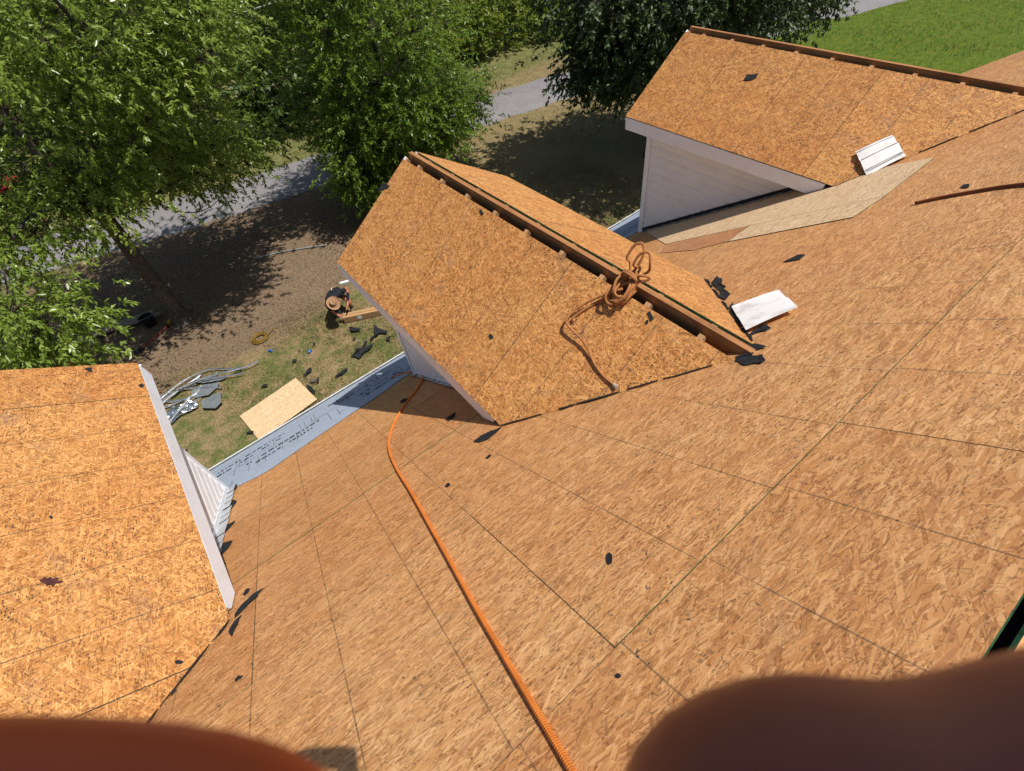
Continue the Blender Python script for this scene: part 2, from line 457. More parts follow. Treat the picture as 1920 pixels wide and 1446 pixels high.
M_GUT = simple('gutter_white', (.62, .63, .65), .05, 6, .5, dirt=((.3, .28, .26), .4, 8))
M_SEAM_SHADE = simple('painted_seam_shade', (.22, .20, .19), .1, 9, .8)  # dark grey that stands in for shade at the lap steps
DATA = {
  'felt_main': [[(3.301, 1.289, 5.937), (3.351, 1.28, 5.944), (3.4, 1.242, 5.97), (3.4, 1.195, 6.002), (3.31, 1.187, 6.007), (3.304, 1.245, 5.968)], [(1.924, 0.805, 6.271), (1.963, 0.809, 6.268), (1.994, 0.796, 6.277), (1.989, 0.73, 6.322), (2.003, 0.706, 6.339), (1.953, 0.668, 6.365), (1.916, 0.663, 6.369), (1.909, 0.706, 6.339), (1.89, 0.727, 6.325), (1.911, 0.772, 6.293)], [(2.192, 0.894, 6.209), (2.261, 0.901, 6.204), (2.313, 0.901, 6.205), (2.338, 0.877, 6.221), (2.299, 0.83, 6.253), (2.261, 0.832, 6.252), (2.236, 0.87, 6.226)], [(0.704, 1.842, 5.556), (0.772, 1.853, 5.549), (0.844, 1.823, 5.569), (0.913, 1.782, 5.598), (0.858, 1.755, 5.616), (0.777, 1.746, 5.623), (0.722, 1.785, 5.596)], [(0.64, 1.564, 5.748), (0.676, 1.574, 5.741), (0.679, 1.544, 5.762), (0.651, 1.541, 5.764)], [(0.33, 1.574, 5.741), (0.359, 1.592, 5.729), (0.365, 1.562, 5.749), (0.343, 1.552, 5.757)], [(0.547, 0.444, 6.519), (0.56, 0.443, 6.52), (0.557, 0.427, 6.531), (0.531, 0.405, 6.546), (0.517, 0.408, 6.544), (0.526, 0.427, 6.531)], [(0.248, 0.127, 6.737), (0.258, 0.126, 6.738), (0.26, 0.116, 6.745), (0.251, 0.114, 6.746), (0.245, 0.12, 6.742)], [(-1.035, 1.784, 5.596), (-1.018, 1.854, 5.548), (-0.963, 1.882, 5.529), (-0.858, 1.881, 5.53), (-0.898, 1.834, 5.562), (-0.944, 1.823, 5.57), (-1.001, 1.795, 5.589)], [(-0.998, 1.972, 5.467), (-0.983, 2.005, 5.444), (-0.954, 1.989, 5.455), (-0.96, 1.955, 5.479), (-0.983, 1.943, 5.487)], [(-0.996, 1.287, 5.939), (-0.979, 1.3, 5.93), (-0.954, 1.276, 5.946), (-0.972, 1.274, 5.948), (-0.987, 1.269, 5.951)], [(4.255, 0.71, 6.336), (4.3, 0.71, 6.336), (4.275, 0.678, 6.358), (4.208, 0.663, 6.369), (4.221, 0.69, 6.35)], [(1.292, 4.048, 4.037), (1.371, 4.102, 4.0), (1.379, 3.892, 4.144), (1.313, 3.849, 4.174)], [(0.721, 3.644, 4.316), (0.787, 3.559, 4.374), (0.833, 3.589, 4.353), (0.728, 3.508, 4.409), (0.685, 3.581, 4.359)], [(0.764, 2.474, 5.121), (0.834, 2.482, 5.116), (0.872, 2.468, 5.125), (0.819, 2.407, 5.167), (0.764, 2.406, 5.168)], [(1.033, 4.992, 3.387), (1.079, 4.891, 3.456), (1.115, 4.691, 3.594), (1.038, 4.664, 3.613)], [(1.42, -0.263, 7.007), (1.43, -0.266, 7.009), (1.423, -0.273, 7.013), (1.412, -0.27, 7.011)], [(1.297, -0.211, 6.97), (1.309, -0.214, 6.973), (1.308, -0.22, 6.977), (1.292, -0.219, 6.976)], [(1.453, -0.086, 6.885), (1.47, -0.089, 6.886), (1.465, -0.098, 6.892), (1.449, -0.095, 6.891)], [(1.005, -0.189, 6.955), (1.02, -0.191, 6.956), (1.018, -0.197, 6.961), (1.003, -0.195, 6.959)]],
  'felt_valley': [[(-1.303, 4.153, 3.965), (-1.286, 4.372, 3.814), (-1.203, 4.349, 3.83), (-1.214, 4.163, 3.958), (-1.252, 3.918, 4.126)], [(-1.295, 3.523, 4.399), (-1.282, 3.756, 4.239), (-1.215, 3.888, 4.148), (-1.166, 3.749, 4.243), (-1.224, 3.601, 4.345), (-1.263, 3.359, 4.512)], [(-1.277, 3.217, 4.609), (-1.24, 3.325, 4.535), (-1.139, 3.256, 4.583), (-1.188, 3.196, 4.624), (-1.237, 3.11, 4.683)], [(-1.274, 2.838, 4.871), (-1.244, 2.956, 4.789), (-1.139, 2.886, 4.837), (-1.169, 2.784, 4.907), (-1.233, 2.742, 4.936)], [(-1.216, 2.586, 5.044), (-1.166, 2.576, 5.051), (-1.173, 2.525, 5.086), (-1.193, 2.483, 5.115)], [(-1.062, 1.698, 5.656), (-1.047, 1.741, 5.626), (-0.989, 1.758, 5.614), (-1.007, 1.698, 5.656), (-1.038, 1.63, 5.703)], [(3.073, 1.689, 5.662), (3.174, 1.71, 5.648), (3.129, 1.645, 5.692), (3.022, 1.586, 5.733), (2.937, 1.483, 5.804), (2.895, 1.493, 5.797), (2.806, 1.374, 5.879), (2.712, 1.35, 5.895), (2.868, 1.484, 5.803), (2.979, 1.597, 5.725)], [(2.596, 1.245, 5.968), (2.652, 1.265, 5.954), (2.569, 1.207, 5.994), (2.413, 1.078, 6.083), (2.429, 1.108, 6.062)], [(1.215, 3.39, 4.491), (1.278, 3.403, 4.482), (1.214, 3.191, 4.627), (1.164, 3.228, 4.602)], [(1.15, 2.938, 4.802), (1.21, 2.93, 4.807), (1.132, 2.739, 4.938), (1.094, 2.782, 4.909)], [(1.079, 2.598, 5.036), (1.137, 2.616, 5.024), (1.064, 2.437, 5.147), (1.047, 2.497, 5.105)]],
  'felt_dormer': [[(5.796, 3.424, 6.026), (5.86, 3.425, 6.067), (5.899, 3.31, 6.093), (5.849, 3.3, 6.061), (5.818, 3.341, 6.04)], [(1.594, 4.63, 6.034), (1.68, 4.624, 6.09), (1.699, 4.517, 6.103), (1.671, 4.523, 6.085), (1.629, 4.588, 6.057)], [(1.907, 3.239, 6.239), (1.924, 3.229, 6.25), (1.909, 3.173, 6.24), (1.892, 3.183, 6.229)], [(1.285, 2.374, 5.832), (1.299, 2.363, 5.841), (1.294, 2.316, 5.838), (1.271, 2.337, 5.823)], [(1.918, 1.43, 6.246), (1.931, 1.417, 6.255), (1.909, 1.365, 6.24), (1.889, 1.376, 6.228)], [(1.876, 1.403, 6.219), (1.888, 1.393, 6.227), (1.872, 1.377, 6.216), (1.863, 1.389, 6.21)], [(-1.367, 4.519, 5.79), (-1.348, 4.541, 5.778), (-1.326, 4.537, 5.763), (-1.325, 4.479, 5.763), (-1.348, 4.475, 5.778)], [(-1.104, 4.224, 5.618), (-1.083, 4.243, 5.605), (-1.07, 4.208, 5.596), (-1.095, 4.181, 5.612)], [(-1.306, 1.689, 5.75), (-1.294, 1.69, 5.742), (-1.274, 1.664, 5.73), (-1.289, 1.661, 5.739), (-1.303, 1.671, 5.748)], [(-1.635, 2.913, 5.966), (-1.627, 2.922, 5.96), (-1.622, 2.902, 5.957), (-1.63, 2.888, 5.963)], [(-1.344, 1.524, 5.775), (-1.331, 1.547, 5.767), (-1.323, 1.536, 5.762), (-1.325, 1.513, 5.763), (-1.339, 1.497, 5.772)]],
  'leaf': [[(-1.694, 2.459, 6.004), (-1.682, 2.456, 5.996), (-1.677, 2.472, 5.994), (-1.668, 2.448, 5.988), (-1.655, 2.456, 5.979), (-1.651, 2.438, 5.976), (-1.636, 2.441, 5.967), (-1.634, 2.421, 5.965), (-1.615, 2.402, 5.953), (-1.63, 2.396, 5.963), (-1.642, 2.403, 5.971), (-1.65, 2.382, 5.976), (-1.658, 2.405, 5.981), (-1.672, 2.402, 5.99), (-1.676, 2.42, 5.993)]],
  'board_main': [[(2.546, 1.209, 6.017), (2.753, 1.031, 6.139), (2.483, 0.79, 6.305), (2.214, 0.922, 6.215)]],
  'board_d3': [[(5.435, 1.848, 5.789), (5.64, 1.666, 5.923), (5.508, 1.437, 5.837), (5.271, 1.602, 5.682)]],
  'patch_pale': [[(4.441, 3.167, 4.644), (4.431, 2.176, 5.327), (4.056, 2.174, 5.328), (4.059, 1.202, 5.997), (4.424, 1.168, 6.021), (5.203, 1.164, 6.023), (5.13, 1.818, 5.573), (5.322, 2.733, 4.943), (5.312, 4.147, 3.969)]],
  'patch_red': [[(4.419, 3.15, 4.656), (4.421, 2.18, 5.324), (4.046, 2.178, 5.325), (3.992, 2.493, 5.108), (4.125, 3.004, 4.756)]],
  'underlay_top': [[(-1.453, 4.323, 3.848), (-1.266, 4.287, 3.872), (-0.856, 4.041, 4.042), (-0.469, 4.178, 3.948), (-0.121, 4.25, 3.898), (0.319, 4.3, 3.863), (0.721, 4.383, 3.806), (1.154, 4.472, 3.745), (1.32, 4.266, 3.887)]],
  'rope_orange': [[(-0.003, 0.008, 6.835), (-0.001, 0.046, 6.809), (0.008, 0.149, 6.738), (0.018, 0.279, 6.649), (0.031, 0.442, 6.536), (0.048, 0.651, 6.392), (0.077, 0.939, 6.195), (0.115, 1.337, 5.92), (0.157, 1.776, 5.618), (0.186, 2.167, 5.348), (0.234, 2.528, 5.1), (0.309, 2.804, 4.91), (0.454, 3.098, 4.707), (0.672, 3.393, 4.504), (0.921, 3.643, 4.332), (1.099, 3.87, 4.176), (1.173, 4.112, 4.009), (1.182, 4.424, 3.794), (1.092, 4.634, 3.649), (0.963, 4.809, 3.529)]],
  'rope_brown': [[(4.072, 0.873, 6.24), (4.087, 0.765, 6.314), (4.077, 0.62, 6.414), (4.057, 0.486, 6.506), (3.998, 0.353, 6.598), (3.845, 0.131, 6.751)]],
  'rope_tail': [[(1.934, 1.74, 6.257), (1.826, 1.778, 6.186), (1.727, 1.855, 6.121), (1.67, 1.864, 6.084), (1.628, 1.841, 6.057), (1.613, 1.761, 6.046), (1.603, 1.673, 6.04), (1.573, 1.577, 6.02), (1.535, 1.494, 5.996), (1.514, 1.386, 5.981), (1.511, 1.304, 5.98)]],
  'rope_tail2': [[(1.895, 1.7, 6.231), (1.832, 1.758, 6.19), (1.757, 1.808, 6.141), (1.683, 1.845, 6.092), (1.655, 1.826, 6.074)]],
  'coil_pos': [[(1.949, 1.669, 6.267), (1.864, 1.622, 6.211), (2.141, 1.756, 6.392), (1.945, 1.563, 6.264)]],
  'felt_ground': [[(1.678, 10.604, 0.02), (1.737, 10.551, 0.02), (1.9, 10.362, 0.02), (1.896, 10.295, 0.02), (1.84, 10.281, 0.02), (1.671, 10.417, 0.02), (1.66, 10.515, 0.02)], [(2.193, 10.155, 0.02), (2.293, 10.25, 0.02), (2.251, 10.132, 0.02), (2.227, 10.014, 0.02), (2.299, 9.906, 0.02), (2.378, 9.722, 0.02), (2.354, 9.66, 0.02), (2.252, 9.745, 0.02), (2.213, 9.819, 0.02), (2.088, 9.772, 0.02), (1.988, 9.805, 0.02), (1.916, 9.725, 0.02), (1.871, 9.77, 0.02), (1.931, 9.828, 0.02), (2.074, 9.856, 0.02), (2.145, 10.027, 0.02)], [(1.546, 10.145, 0.02), (1.644, 10.166, 0.02), (1.653, 10.106, 0.02), (1.592, 10.099, 0.02)], [(2.231, 9.545, 0.02), (2.363, 9.515, 0.02), (2.301, 9.458, 0.02), (2.265, 9.376, 0.02), (2.229, 9.363, 0.02), (2.207, 9.484, 0.02)], [(1.266, 9.651, 0.02), (1.448, 9.582, 0.02), (1.579, 9.615, 0.02), (1.896, 9.595, 0.02), (1.825, 9.534, 0.02), (1.634, 9.463, 0.02), (1.487, 9.417, 0.02), (1.359, 9.386, 0.02), (1.341, 9.481, 0.02), (1.263, 9.59, 0.02)], [(1.634, 9.723, 0.02), (1.764, 9.826, 0.02), (1.798, 9.742, 0.02), (1.709, 9.682, 0.02), (1.63, 9.695, 0.02)], [(1.417, 9.71, 0.02), (1.557, 9.685, 0.02), (1.645, 9.631, 0.02), (1.47, 9.625, 0.02), (1.402, 9.66, 0.02)], [(0.693, 10.742, 0.02), (0.768, 10.786, 0.02), (0.77, 10.733, 0.02), (0.709, 10.692, 0.02)], [(0.621, 9.257, 0.02), (0.747, 9.297, 0.02), (0.887, 9.312, 0.02), (0.985, 9.272, 0.02), (0.994, 9.222, 0.02), (0.89, 9.213, 0.02), (0.755, 9.209, 0.02), (0.665, 9.228, 0.02)], [(0.059, 9.855, 0.02), (0.202, 9.964, 0.02), (0.314, 9.995, 0.02), (0.337, 9.931, 0.02), (0.295, 9.873, 0.02), (0.196, 9.832, 0.02), (0.09, 9.812, 0.02)], [(0.263, 9.496, 0.02), (0.333, 9.563, 0.02), (0.312, 9.422, 0.02), (0.261, 9.379, 0.02), (0.236, 9.416, 0.02)], [(0.033, 10.545, 0.02), (0.08, 10.594, 0.02), (0.175, 10.525, 0.02), (0.111, 10.468, 0.02), (0.036, 10.485, 0.02)], [(-0.889, 10.305, 0.02), (-0.808, 10.315, 0.02), (-0.71, 10.229, 0.02), (-0.759, 10.201, 0.02), (-0.879, 10.261, 0.02)], [(-1.614, 9.152, 0.02), (-1.519, 9.119, 0.02), (-1.466, 9.033, 0.02), (-1.525, 9.032, 0.02), (-1.619, 9.102, 0.02)], [(-2.997, 9.659, 0.02), (-2.907, 9.663, 0.02), (-2.8, 9.689, 0.02), (-2.84, 9.62, 0.02), (-2.937, 9.586, 0.02)], [(0.305, 10.81, 0.02), (0.376, 10.814, 0.02), (0.331, 10.759, 0.02)], [(0.015, 9.522, 0.02), (0.03, 9.465, 0.02), (0.063, 9.055, 0.02), (0.033, 9.105, 0.02)]],
  'felt_brown': [[(0.094, 9.592, 0.02), (0.191, 9.592, 0.02), (0.264, 9.535, 0.02), (0.22, 9.471, 0.02), (0.117, 9.531, 0.02)]],
  'osb_lawn': [[(-1.566, 9.703, 0.02), (-0.103, 9.881, 0.02), (0.052, 8.961, 0.02), (-1.439, 8.98, 0.02)]],
  'metal_strip': [[(-3.041, 11.694, 0.08), (-2.404, 11.915, 0.08), (-1.732, 11.863, 0.08), (-1.056, 11.252, 0.08)], [(-3.085, 11.652, 0.08), (-2.31, 11.69, 0.08), (-1.929, 11.799, 0.08)], [(-3.059, 11.839, 0.08), (-2.663, 11.764, 0.08), (-2.168, 11.465, 0.08), (-1.63, 10.971, 0.08)], [(-2.542, 11.649, 0.08), (-1.802, 11.516, 0.08), (-1.351, 11.307, 0.08), (-0.873, 11.167, 0.08), (-0.62, 11.133, 0.08)], [(-3.065, 11.467, 0.08), (-2.655, 11.583, 0.08), (-2.171, 11.646, 0.08), (-1.063, 11.028, 0.08)], [(-3.06, 11.379, 0.08), (-2.323, 11.245, 0.08), (-2.03, 11.421, 0.08)], [(-2.937, 10.667, 0.08), (-2.639, 10.941, 0.08), (-2.345, 11.159, 0.08)], [(-2.771, 11.608, 0.08), (-2.465, 11.662, 0.08), (-2.14, 11.571, 0.08)], [(-3.051, 11.875, 0.08), (-2.802, 11.468, 0.08), (-2.258, 11.119, 0.08)], [(-1.667, 11.499, 0.08), (-1.566, 11.538, 0.08)], [(-1.06, 11.444, 0.08), (-1.062, 11.234, 0.08)], [(-2.293, 10.984, 0.08), (-2.13, 10.955, 0.08)]],
  'metal_sheet': [[(-3.1, 11.035, 0.06), (-2.797, 11.234, 0.06), (-2.585, 11.116, 0.06), (-2.379, 11.171, 0.06), (-2.257, 10.888, 0.06), (-2.273, 10.738, 0.06), (-2.693, 10.771, 0.06), (-3.082, 10.591, 0.06)], [(-2.171, 10.847, 0.1), (-1.98, 10.833, 0.1), (-1.691, 10.811, 0.1), (-1.778, 10.432, 0.1), (-1.947, 10.349, 0.1), (-2.194, 10.582, 0.1)], [(-2.292, 11.442, 0.05), (-1.997, 11.424, 0.05), (-1.63, 11.204, 0.05), (-1.749, 11.053, 0.05), (-1.973, 10.965, 0.05), (-2.275, 11.125, 0.05)], [(-2.241, 11.838, 0.05), (-1.789, 11.629, 0.05), (-1.419, 11.225, 0.05), (-1.57, 11.235, 0.05), (-1.978, 11.494, 0.05)]],
  'stick': [[(0.889, 15.91, 0.03), (1.551, 15.642, 0.03), (2.145, 15.283, 0.03), (2.915, 14.771, 0.03)]],
  'white_strip': [[(2.339, 12.542, 0.03), (2.463, 12.506, 0.03), (2.671, 12.396, 0.03), (2.93, 12.298, 0.03)]],
  'box': [[(1.684, 10.953, 0.0), (1.772, 11.101, 0.0), (2.733, 10.541, 0.0), (3.703, 9.939, 0.0)]],
  'box2': [[(1.715, 11.051, 0.0), (2.683, 10.645, 0.0), (2.644, 10.364, 0.0), (1.668, 10.878, 0.0)]],
  'coil_y': [[(-0.289, 12.035, 0.03), (-0.489, 12.235, 0.03), (-0.078, 11.824, 0.03)]],
  'cans': [[(-0.239, 11.355, 0.05), (0.529, 10.568, 0.05)]],
  'plank': [[(-5.577, 16.336, 0.04), (-4.067, 16.197, 0.04), (-2.323, 15.508, 0.04)], [(-5.33, 16.178, 0.04), (-4.108, 15.872, 0.04), (-2.368, 15.294, 0.04)]],
  'bucket': [[(-2.501, 15.141, 0.0), (-2.663, 15.306, 0.0)]],
  'tools': [[(-2.097, 14.625, 0.03), (-2.404, 14.447, 0.03), (-3.006, 14.177, 0.03), (-2.841, 14.442, 0.03), (-1.977, 14.69, 0.03)]],
  'red': [[(-5.115, 27.48, 0.5), (-4.432, 27.489, 0.5), (-4.162, 26.345, 0.5)]],
  'misc': [[(-5.02, 15.296, 0.1), (-4.474, 14.763, 0.1), (-5.203, 15.476, 0.1)]],
  'worker': [[(1.689, 10.981, 0.6), (2.046, 11.341, 0.6), (2.181, 11.293, 0.6), (1.968, 10.692, 0.6), (1.919, 10.281, 0.6), (1.558, 10.314, 0.6), (1.612, 11.422, 0.6)]],
}

# ------------------------------------------------------------------ ground, drive
def ground_colour(N, p):
    s = N.n('ShaderNodeSeparateXYZ')
    N.set(s.inputs[0], p)
    wob = N.noise(p, .55, 4, .6)
    wy = N.math('ADD', s.outputs[1], N.math('MULTIPLY', N.math('SUBTRACT', wob, .5), 3.2))
    wx = N.math('ADD', s.outputs[0], N.math('MULTIPLY', N.math('SUBTRACT', wob, .5), 4.0))
    fine = N.noise(p, 26, 4, .65)
    med = N.noise(p, 3.2, 4, .6)
    big = N.noise(p, .8, 3, .6)
    straw = N.mix(N.rng(fine, .3, .7), c4((.155, .105, .052)), c4((.37, .275, .150)))
    green = N.mix(N.rng(fine, .3, .7), c4((.055, .072, .020)), c4((.175, .185, .062)))
    lush = N.mix(N.rng(fine, .3, .7), c4((.035, .075, .008)), c4((.105, .165, .020)))
    dirt = N.mix(N.rng(N.noise(p, 18, 5, .7), .34, .66), c4((.080, .055, .038)), c4((.28, .195, .13)))
    dirt = N.mix(N.math('MULTIPLY', N.rng(N.noise(p, 42, 3, .6), .56, .66), .35), dirt, c4((.42, .30, .18)))
    dirt = N.mix(N.math('MULTIPLY', N.rng(N.noise(p, 2.1, 4, .6), .5, .7), .3), dirt, c4((.14, .075, .045)))
    g = N.mix(N.rng(N.math('ADD', N.math('MULTIPLY', med, .6), N.math('MULTIPLY', big, .4)), .40, .58), green, straw)
    # drier in the middle of the yard, bare soil under the trees, lush lawn far right
    dry = N.math('MULTIPLY', N.rng(wx, 4.5, 8, smooth=True), N.rng(wx, 24, 18, smooth=True))
    dry = N.math('MULTIPLY', dry, N.rng(wy, 9, 11, smooth=True))
    g = N.mix(N.math('MULTIPLY', dry, .8), g, N.mix(N.rng(med, .35, .65, 0, .45), straw, green))
    bare = N.math('MULTIPLY', N.rng(wy, 11.3, 12.6, smooth=True), N.rng(wx, 7.0, 3.6, smooth=True))
    bare = N.math('MULTIPLY', bare, N.rng(s.outputs[1], 21.5, 19.0, smooth=True))
    g = N.mix(N.math('MULTIPLY', bare, .93), g, dirt)
    far = N.rng(wx, 17.5, 21.5, smooth=True)
    g = N.mix(far, g, N.mix(N.rng(med, .40, .70, 0, .6), lush, c4((.17, .17, .022))))
    verge = N.rng(s.outputs[1], 20.6, 21.6, smooth=True)
    verge = N.math('MULTIPLY', verge, N.rng(wx, 24, 19, smooth=True))
    g = N.mix(N.math('MULTIPLY', verge, .75), g, N.mix(N.rng(med, .4, .6), c4((.075, .105, .025)), c4((.17, .165, .06))))
    return g, fine
N = NT('yard_ground')
gp = N.pos()
gc, gf = ground_colour(N, gp)
N.bump(N.math('ADD', gf, N.math('MULTIPLY', N.noise(gp, 6, 4, .7), 1.2)), .9, .03)
M_GROUND = N.out(gc, .95, spec=.1)
N = NT('grass_blades')
gc, gf = ground_colour(N, N.pos())
at_ = N.n('ShaderNodeAttribute', attribute_name='v')
gc = N.mix(N.rng(at_.outputs['Fac'], 0, 1, 0, .6), gc, c4((.30, .26, .11)))
M_GRASS = N.out(gc, .8, spec=.15)

GX, GY = np.meshgrid(np.linspace(-14, 36, 101), np.linspace(-12, 42, 109))
def ground_h(x, y):
    return .05 * np.sin(x * .7 + 1) * np.sin(y * .53) + .03 * np.sin(x * 1.9 + y * 1.3)
gv, gfc = [], []
nx, ny = GX.shape[1], GX.shape[0]
for j in range(ny):
    for i in range(nx):
        x, y = GX[j, i], GY[j, i]
        gv.append((x, y, float(ground_h(x, y)) * (0 if y > 17.0 or y < 6 or x > 30 else min(1, (17 - y) / 2)) * .5 - .004))
for j in range(ny - 1):
    for i in range(nx - 1):
        a = j * nx + i
        gfc.append((a, a + 1, a + nx + 1, a + nx))
# skirt to the horizon
k0 = len(gv)
R0 = [(-14, -12), (36, -12), (36, 42), (-14, 42)]
R1 = [(-260, -260), (300, -260), (300, 320), (-260, 320)]
for x, y in R0: gv.append((x, y, -.004))
for x, y in R1: gv.append((x, y, -.004))
for i in range(4):
    gfc.append((k0 + i, k0 + 4 + i, k0 + 4 + (i + 1) % 4, k0 + (i + 1) % 4))
ground = mobj('ground', gv, gfc, M_GROUND, smooth=True)
tag(ground, kind='structure')

N = NT('drive_asphalt')
p = N.pos()
f1 = N.noise(p, 70, 3, .7)
col = N.mix(N.rng(f1, .3, .7), c4((.17, .162, .165)), c4((.28, .265, .27)))
col = N.mix(N.rng(N.noise(p, 1.2, 5, .6), .35, .7, 0, .5), col, c4((.16, .15, .145)))
col = N.mix(N.math('MULTIPLY', N.rng(N.math('ABSOLUTE', N.math('SUBTRACT', N.noise(p, .9, 5, .65, .8), .5)), .006, .0), .7), col, c4((.07, .065, .06)))
N.bump(f1, .5, .006)
M_ROAD = N.out(col, .9, spec=.2)
ROADC = smooth_path([(-30, 31, 0), (-16, 26.5, 0), (-8, 23.6, 0), (-4.2, 22.4, 0), (-.5, 21.3, 0), (4.5, 20.1, 0), (8.5, 19.5, 0), (12.5, 18.95, 0), (17.6, 17.7, 0), (24, 15.9, 0), (31.5, 13.55, 0), (45, 9.3, 0)], 8)
rv, rf = [], []
for i, c in enumerate(ROADC):
    d = (ROADC[min(i + 1, len(ROADC) - 1)] - ROADC[max(i - 1, 0)]).normalized()
    s = Vector((-d.y, d.x, 0))
    e = .07 * math.sin(i * 1.7) + .06 * math.sin(i * 4.1)
    for k, off in enumerate((-1.38 - .10, -1.38 + e, 0, 1.38 - e, 1.38 + .10)):
        rv.append(c + s * off + Vector((0, 0, (-.03, .012, .030, .012, -.03)[k])))
for i in range(len(ROADC) - 1):
    for k in range(4):
        a = i * 5 + k
        rf.append((a, a + 5, a + 6, a + 1))
tag(mobj('driveway', rv, [f[::-1] for f in rf], M_ROAD, smooth=True), kind='structure')

# ------------------------------------------------------------------ house
house = tag(empty('house', (0, 0, 0)), 'house with roof stripped to bare strand board and three gable dormers', 'house')

def osb_panel(name, poly, M, parent, mat, th=.0115, lift=0.0):
    """poly in the frame M (x along the strands), origin shifted to its lower corner"""
    x0, y0 = min(p[0] for p in poly), min(p[1] for p in poly)
    pl = [(p[0] - x0, p[1] - y0) for p in poly]
    v, f = prism(pl, -th + lift, lift)
    idx = [0, 0] + [1] * (len(f) - 2)
    return mobj(name, v, f, [mat, M_EDGE], parent, idx, M=M @ Matrix.Translation((x0, y0, 0)))

# front slope : local x along the eave, y up the slope (s = -y)
FR = frame(RP(0, 0), XD, -SD, NR)
v, f = boxv(X_L, X_R, -S_EAVE, -S_TOP - .02, -.20, -.016)
roof = mobj('front_roof_slope', v, f, M_GAP, house, M=FR)
rows = [S_TOP, 1.119, 2.338, 3.557, 4.777, 5.996, 7.215, S_EAVE]
phase = [1.551, .307, 1.525, .713, -.506, .307, 1.525]
GAPJ = .0016
for r in range(len(rows) - 1):
    s0, s1 = rows[r], rows[r + 1]
    x = phase[r] - 2.4384 * 6
    while x < X_R:
        a, b = max(x, X_L) + GAPJ * .5, min(x + 2.4384, X_R) - GAPJ * .5
        if b - a > .15:
            jit = rnd.uniform(-.0018, .0018)
            # sheets keep their printed 16 inch lines on the rafters: origin at the joint
            osb_panel('sheathing_panel', [(a, -s1 + GAPJ), (b, -s1 + GAPJ), (b, -s0 - GAPJ), (a, -s0 - GAPJ)], FR, roof, M_OSB, lift=jit)
        x += 2.4384
# new pieces let into the deck beside the far dormer
def xy2loc(x, y):
    """world x,y on the roof plane -> local x, local y(up slope)"""
    s = (y + HR * SP) / CP
    return (x, -s)
def patch(name, pts, mat, lift, label):
    o = osb_panel(name, [xy2loc(*q) for q in pts], FR, roof, mat, th=.004, lift=lift)
    o['label'] = label
patch('repair_panel', [(4.436, 3.17), (4.436, 2.176), (4.436, 1.166), (5.25, 1.166), (5.40, 1.60), (5.40, 4.2), (5.32, 4.2)], M_OSBN, .0062, 'pale new strand board let in beside the dormer wall')
patch('repair_panel', [(4.056, 2.174), (4.056, 1.202), (4.432, 1.166), (4.432, 2.176)], M_OSBN, .0062, 'pale new strand board square')
patch('repair_panel', [(4.425, 3.15), (4.432, 2.182), (4.056, 2.180), (3.995, 2.49), (4.12, 3.0)], M_OSBR, .0058, 'reddish strand board piece')

# rear slope beyond the open ridge
APEX_S = .412
apex = RP(0, APEX_S)
SB = Vector((0, -CP, -SP))
NB = Vector((0, -SP, CP))
BK = frame(Vector((0, apex.y, apex.z)), -XD, -SB, NB)
v, f = boxv(-X_R, -X_L, -S_EAVE, -.055, -.20, -.016)
rear = mobj('rear_roof_slope', v, f, M_GAP, house, M=BK)
rows_b = [.020, .72, 1.94, 3.16, 4.38, 5.6, 6.82, S_EAVE]
for r in range(len(rows_b) - 1):
    x = -2.4384 * 5 + (1.2192 if r % 2 else 0)
    while x < 9:
        a, b = max(x, -X_R) + GAPJ, min(x + 2.4384, -X_L) - GAPJ
        if b - a > .2:
            osb_panel('sheathing_panel', [(a, -rows_b[r + 1] + GAPJ), (b, -rows_b[r + 1] + GAPJ), (b, -rows_b[r] - GAPJ), (a, -rows_b[r] - GAPJ)], BK, rear, M_OSB)
        x += 2.4384
v, f = bar(Vector((X_L + .1, apex.y, apex.z - .16)), Vector((X_R - .1, apex.y, apex.z - .16)), .038, .18)
mobj('main_ridge_board', v, f, M_GAP, house)

# underlayment along the eave, wavy upper edge, hung over the drip edge
under_pts = [(-6.5, 6.3), (-3.2, 6.15), (-1.45, 6.12), (-1.27, 6.09), (-.86, 5.90), (-.47, 5.98), (-.12, 6.05), (.32, 6.13), (.72, 6.20), (1.15, 6.32), (2.2, 6.3), (3.4, 6.35), (4.6, 6.28), (5.4, 6.32), (7.5, 6.2), (9.5, 6.25)]
top = smooth_path([(x, s, 0) for x, s in under_pts], 6)
uv_, uf_ = [], []
for i, q in enumerate(top):
    for k in range(7):
        t = k / 6
        s = q.y + (S_EAVE + .018 - q.y) * t
        wv = .004 + .005 * (.5 + .5 * math.sin(q.x * 7.3 + t * 3)) * (1 - abs(2 * t - 1)) + .003 * math.sin(q.x * 13 + t * 9) * (1 - t) * (t > 0)
        uv_.append((q.x, -s, wv + .0035))
for i in range(len(top) - 1):
    for k in range(6):
        a = i * 7 + k
        uf_.append((a, a + 1, a + 8, a + 7))
under = mobj('underlayment', uv_, uf_, M_UNDER, house, smooth=True, M=FR)
under['label'] = 'grey printed synthetic underlayment strip along the eave'
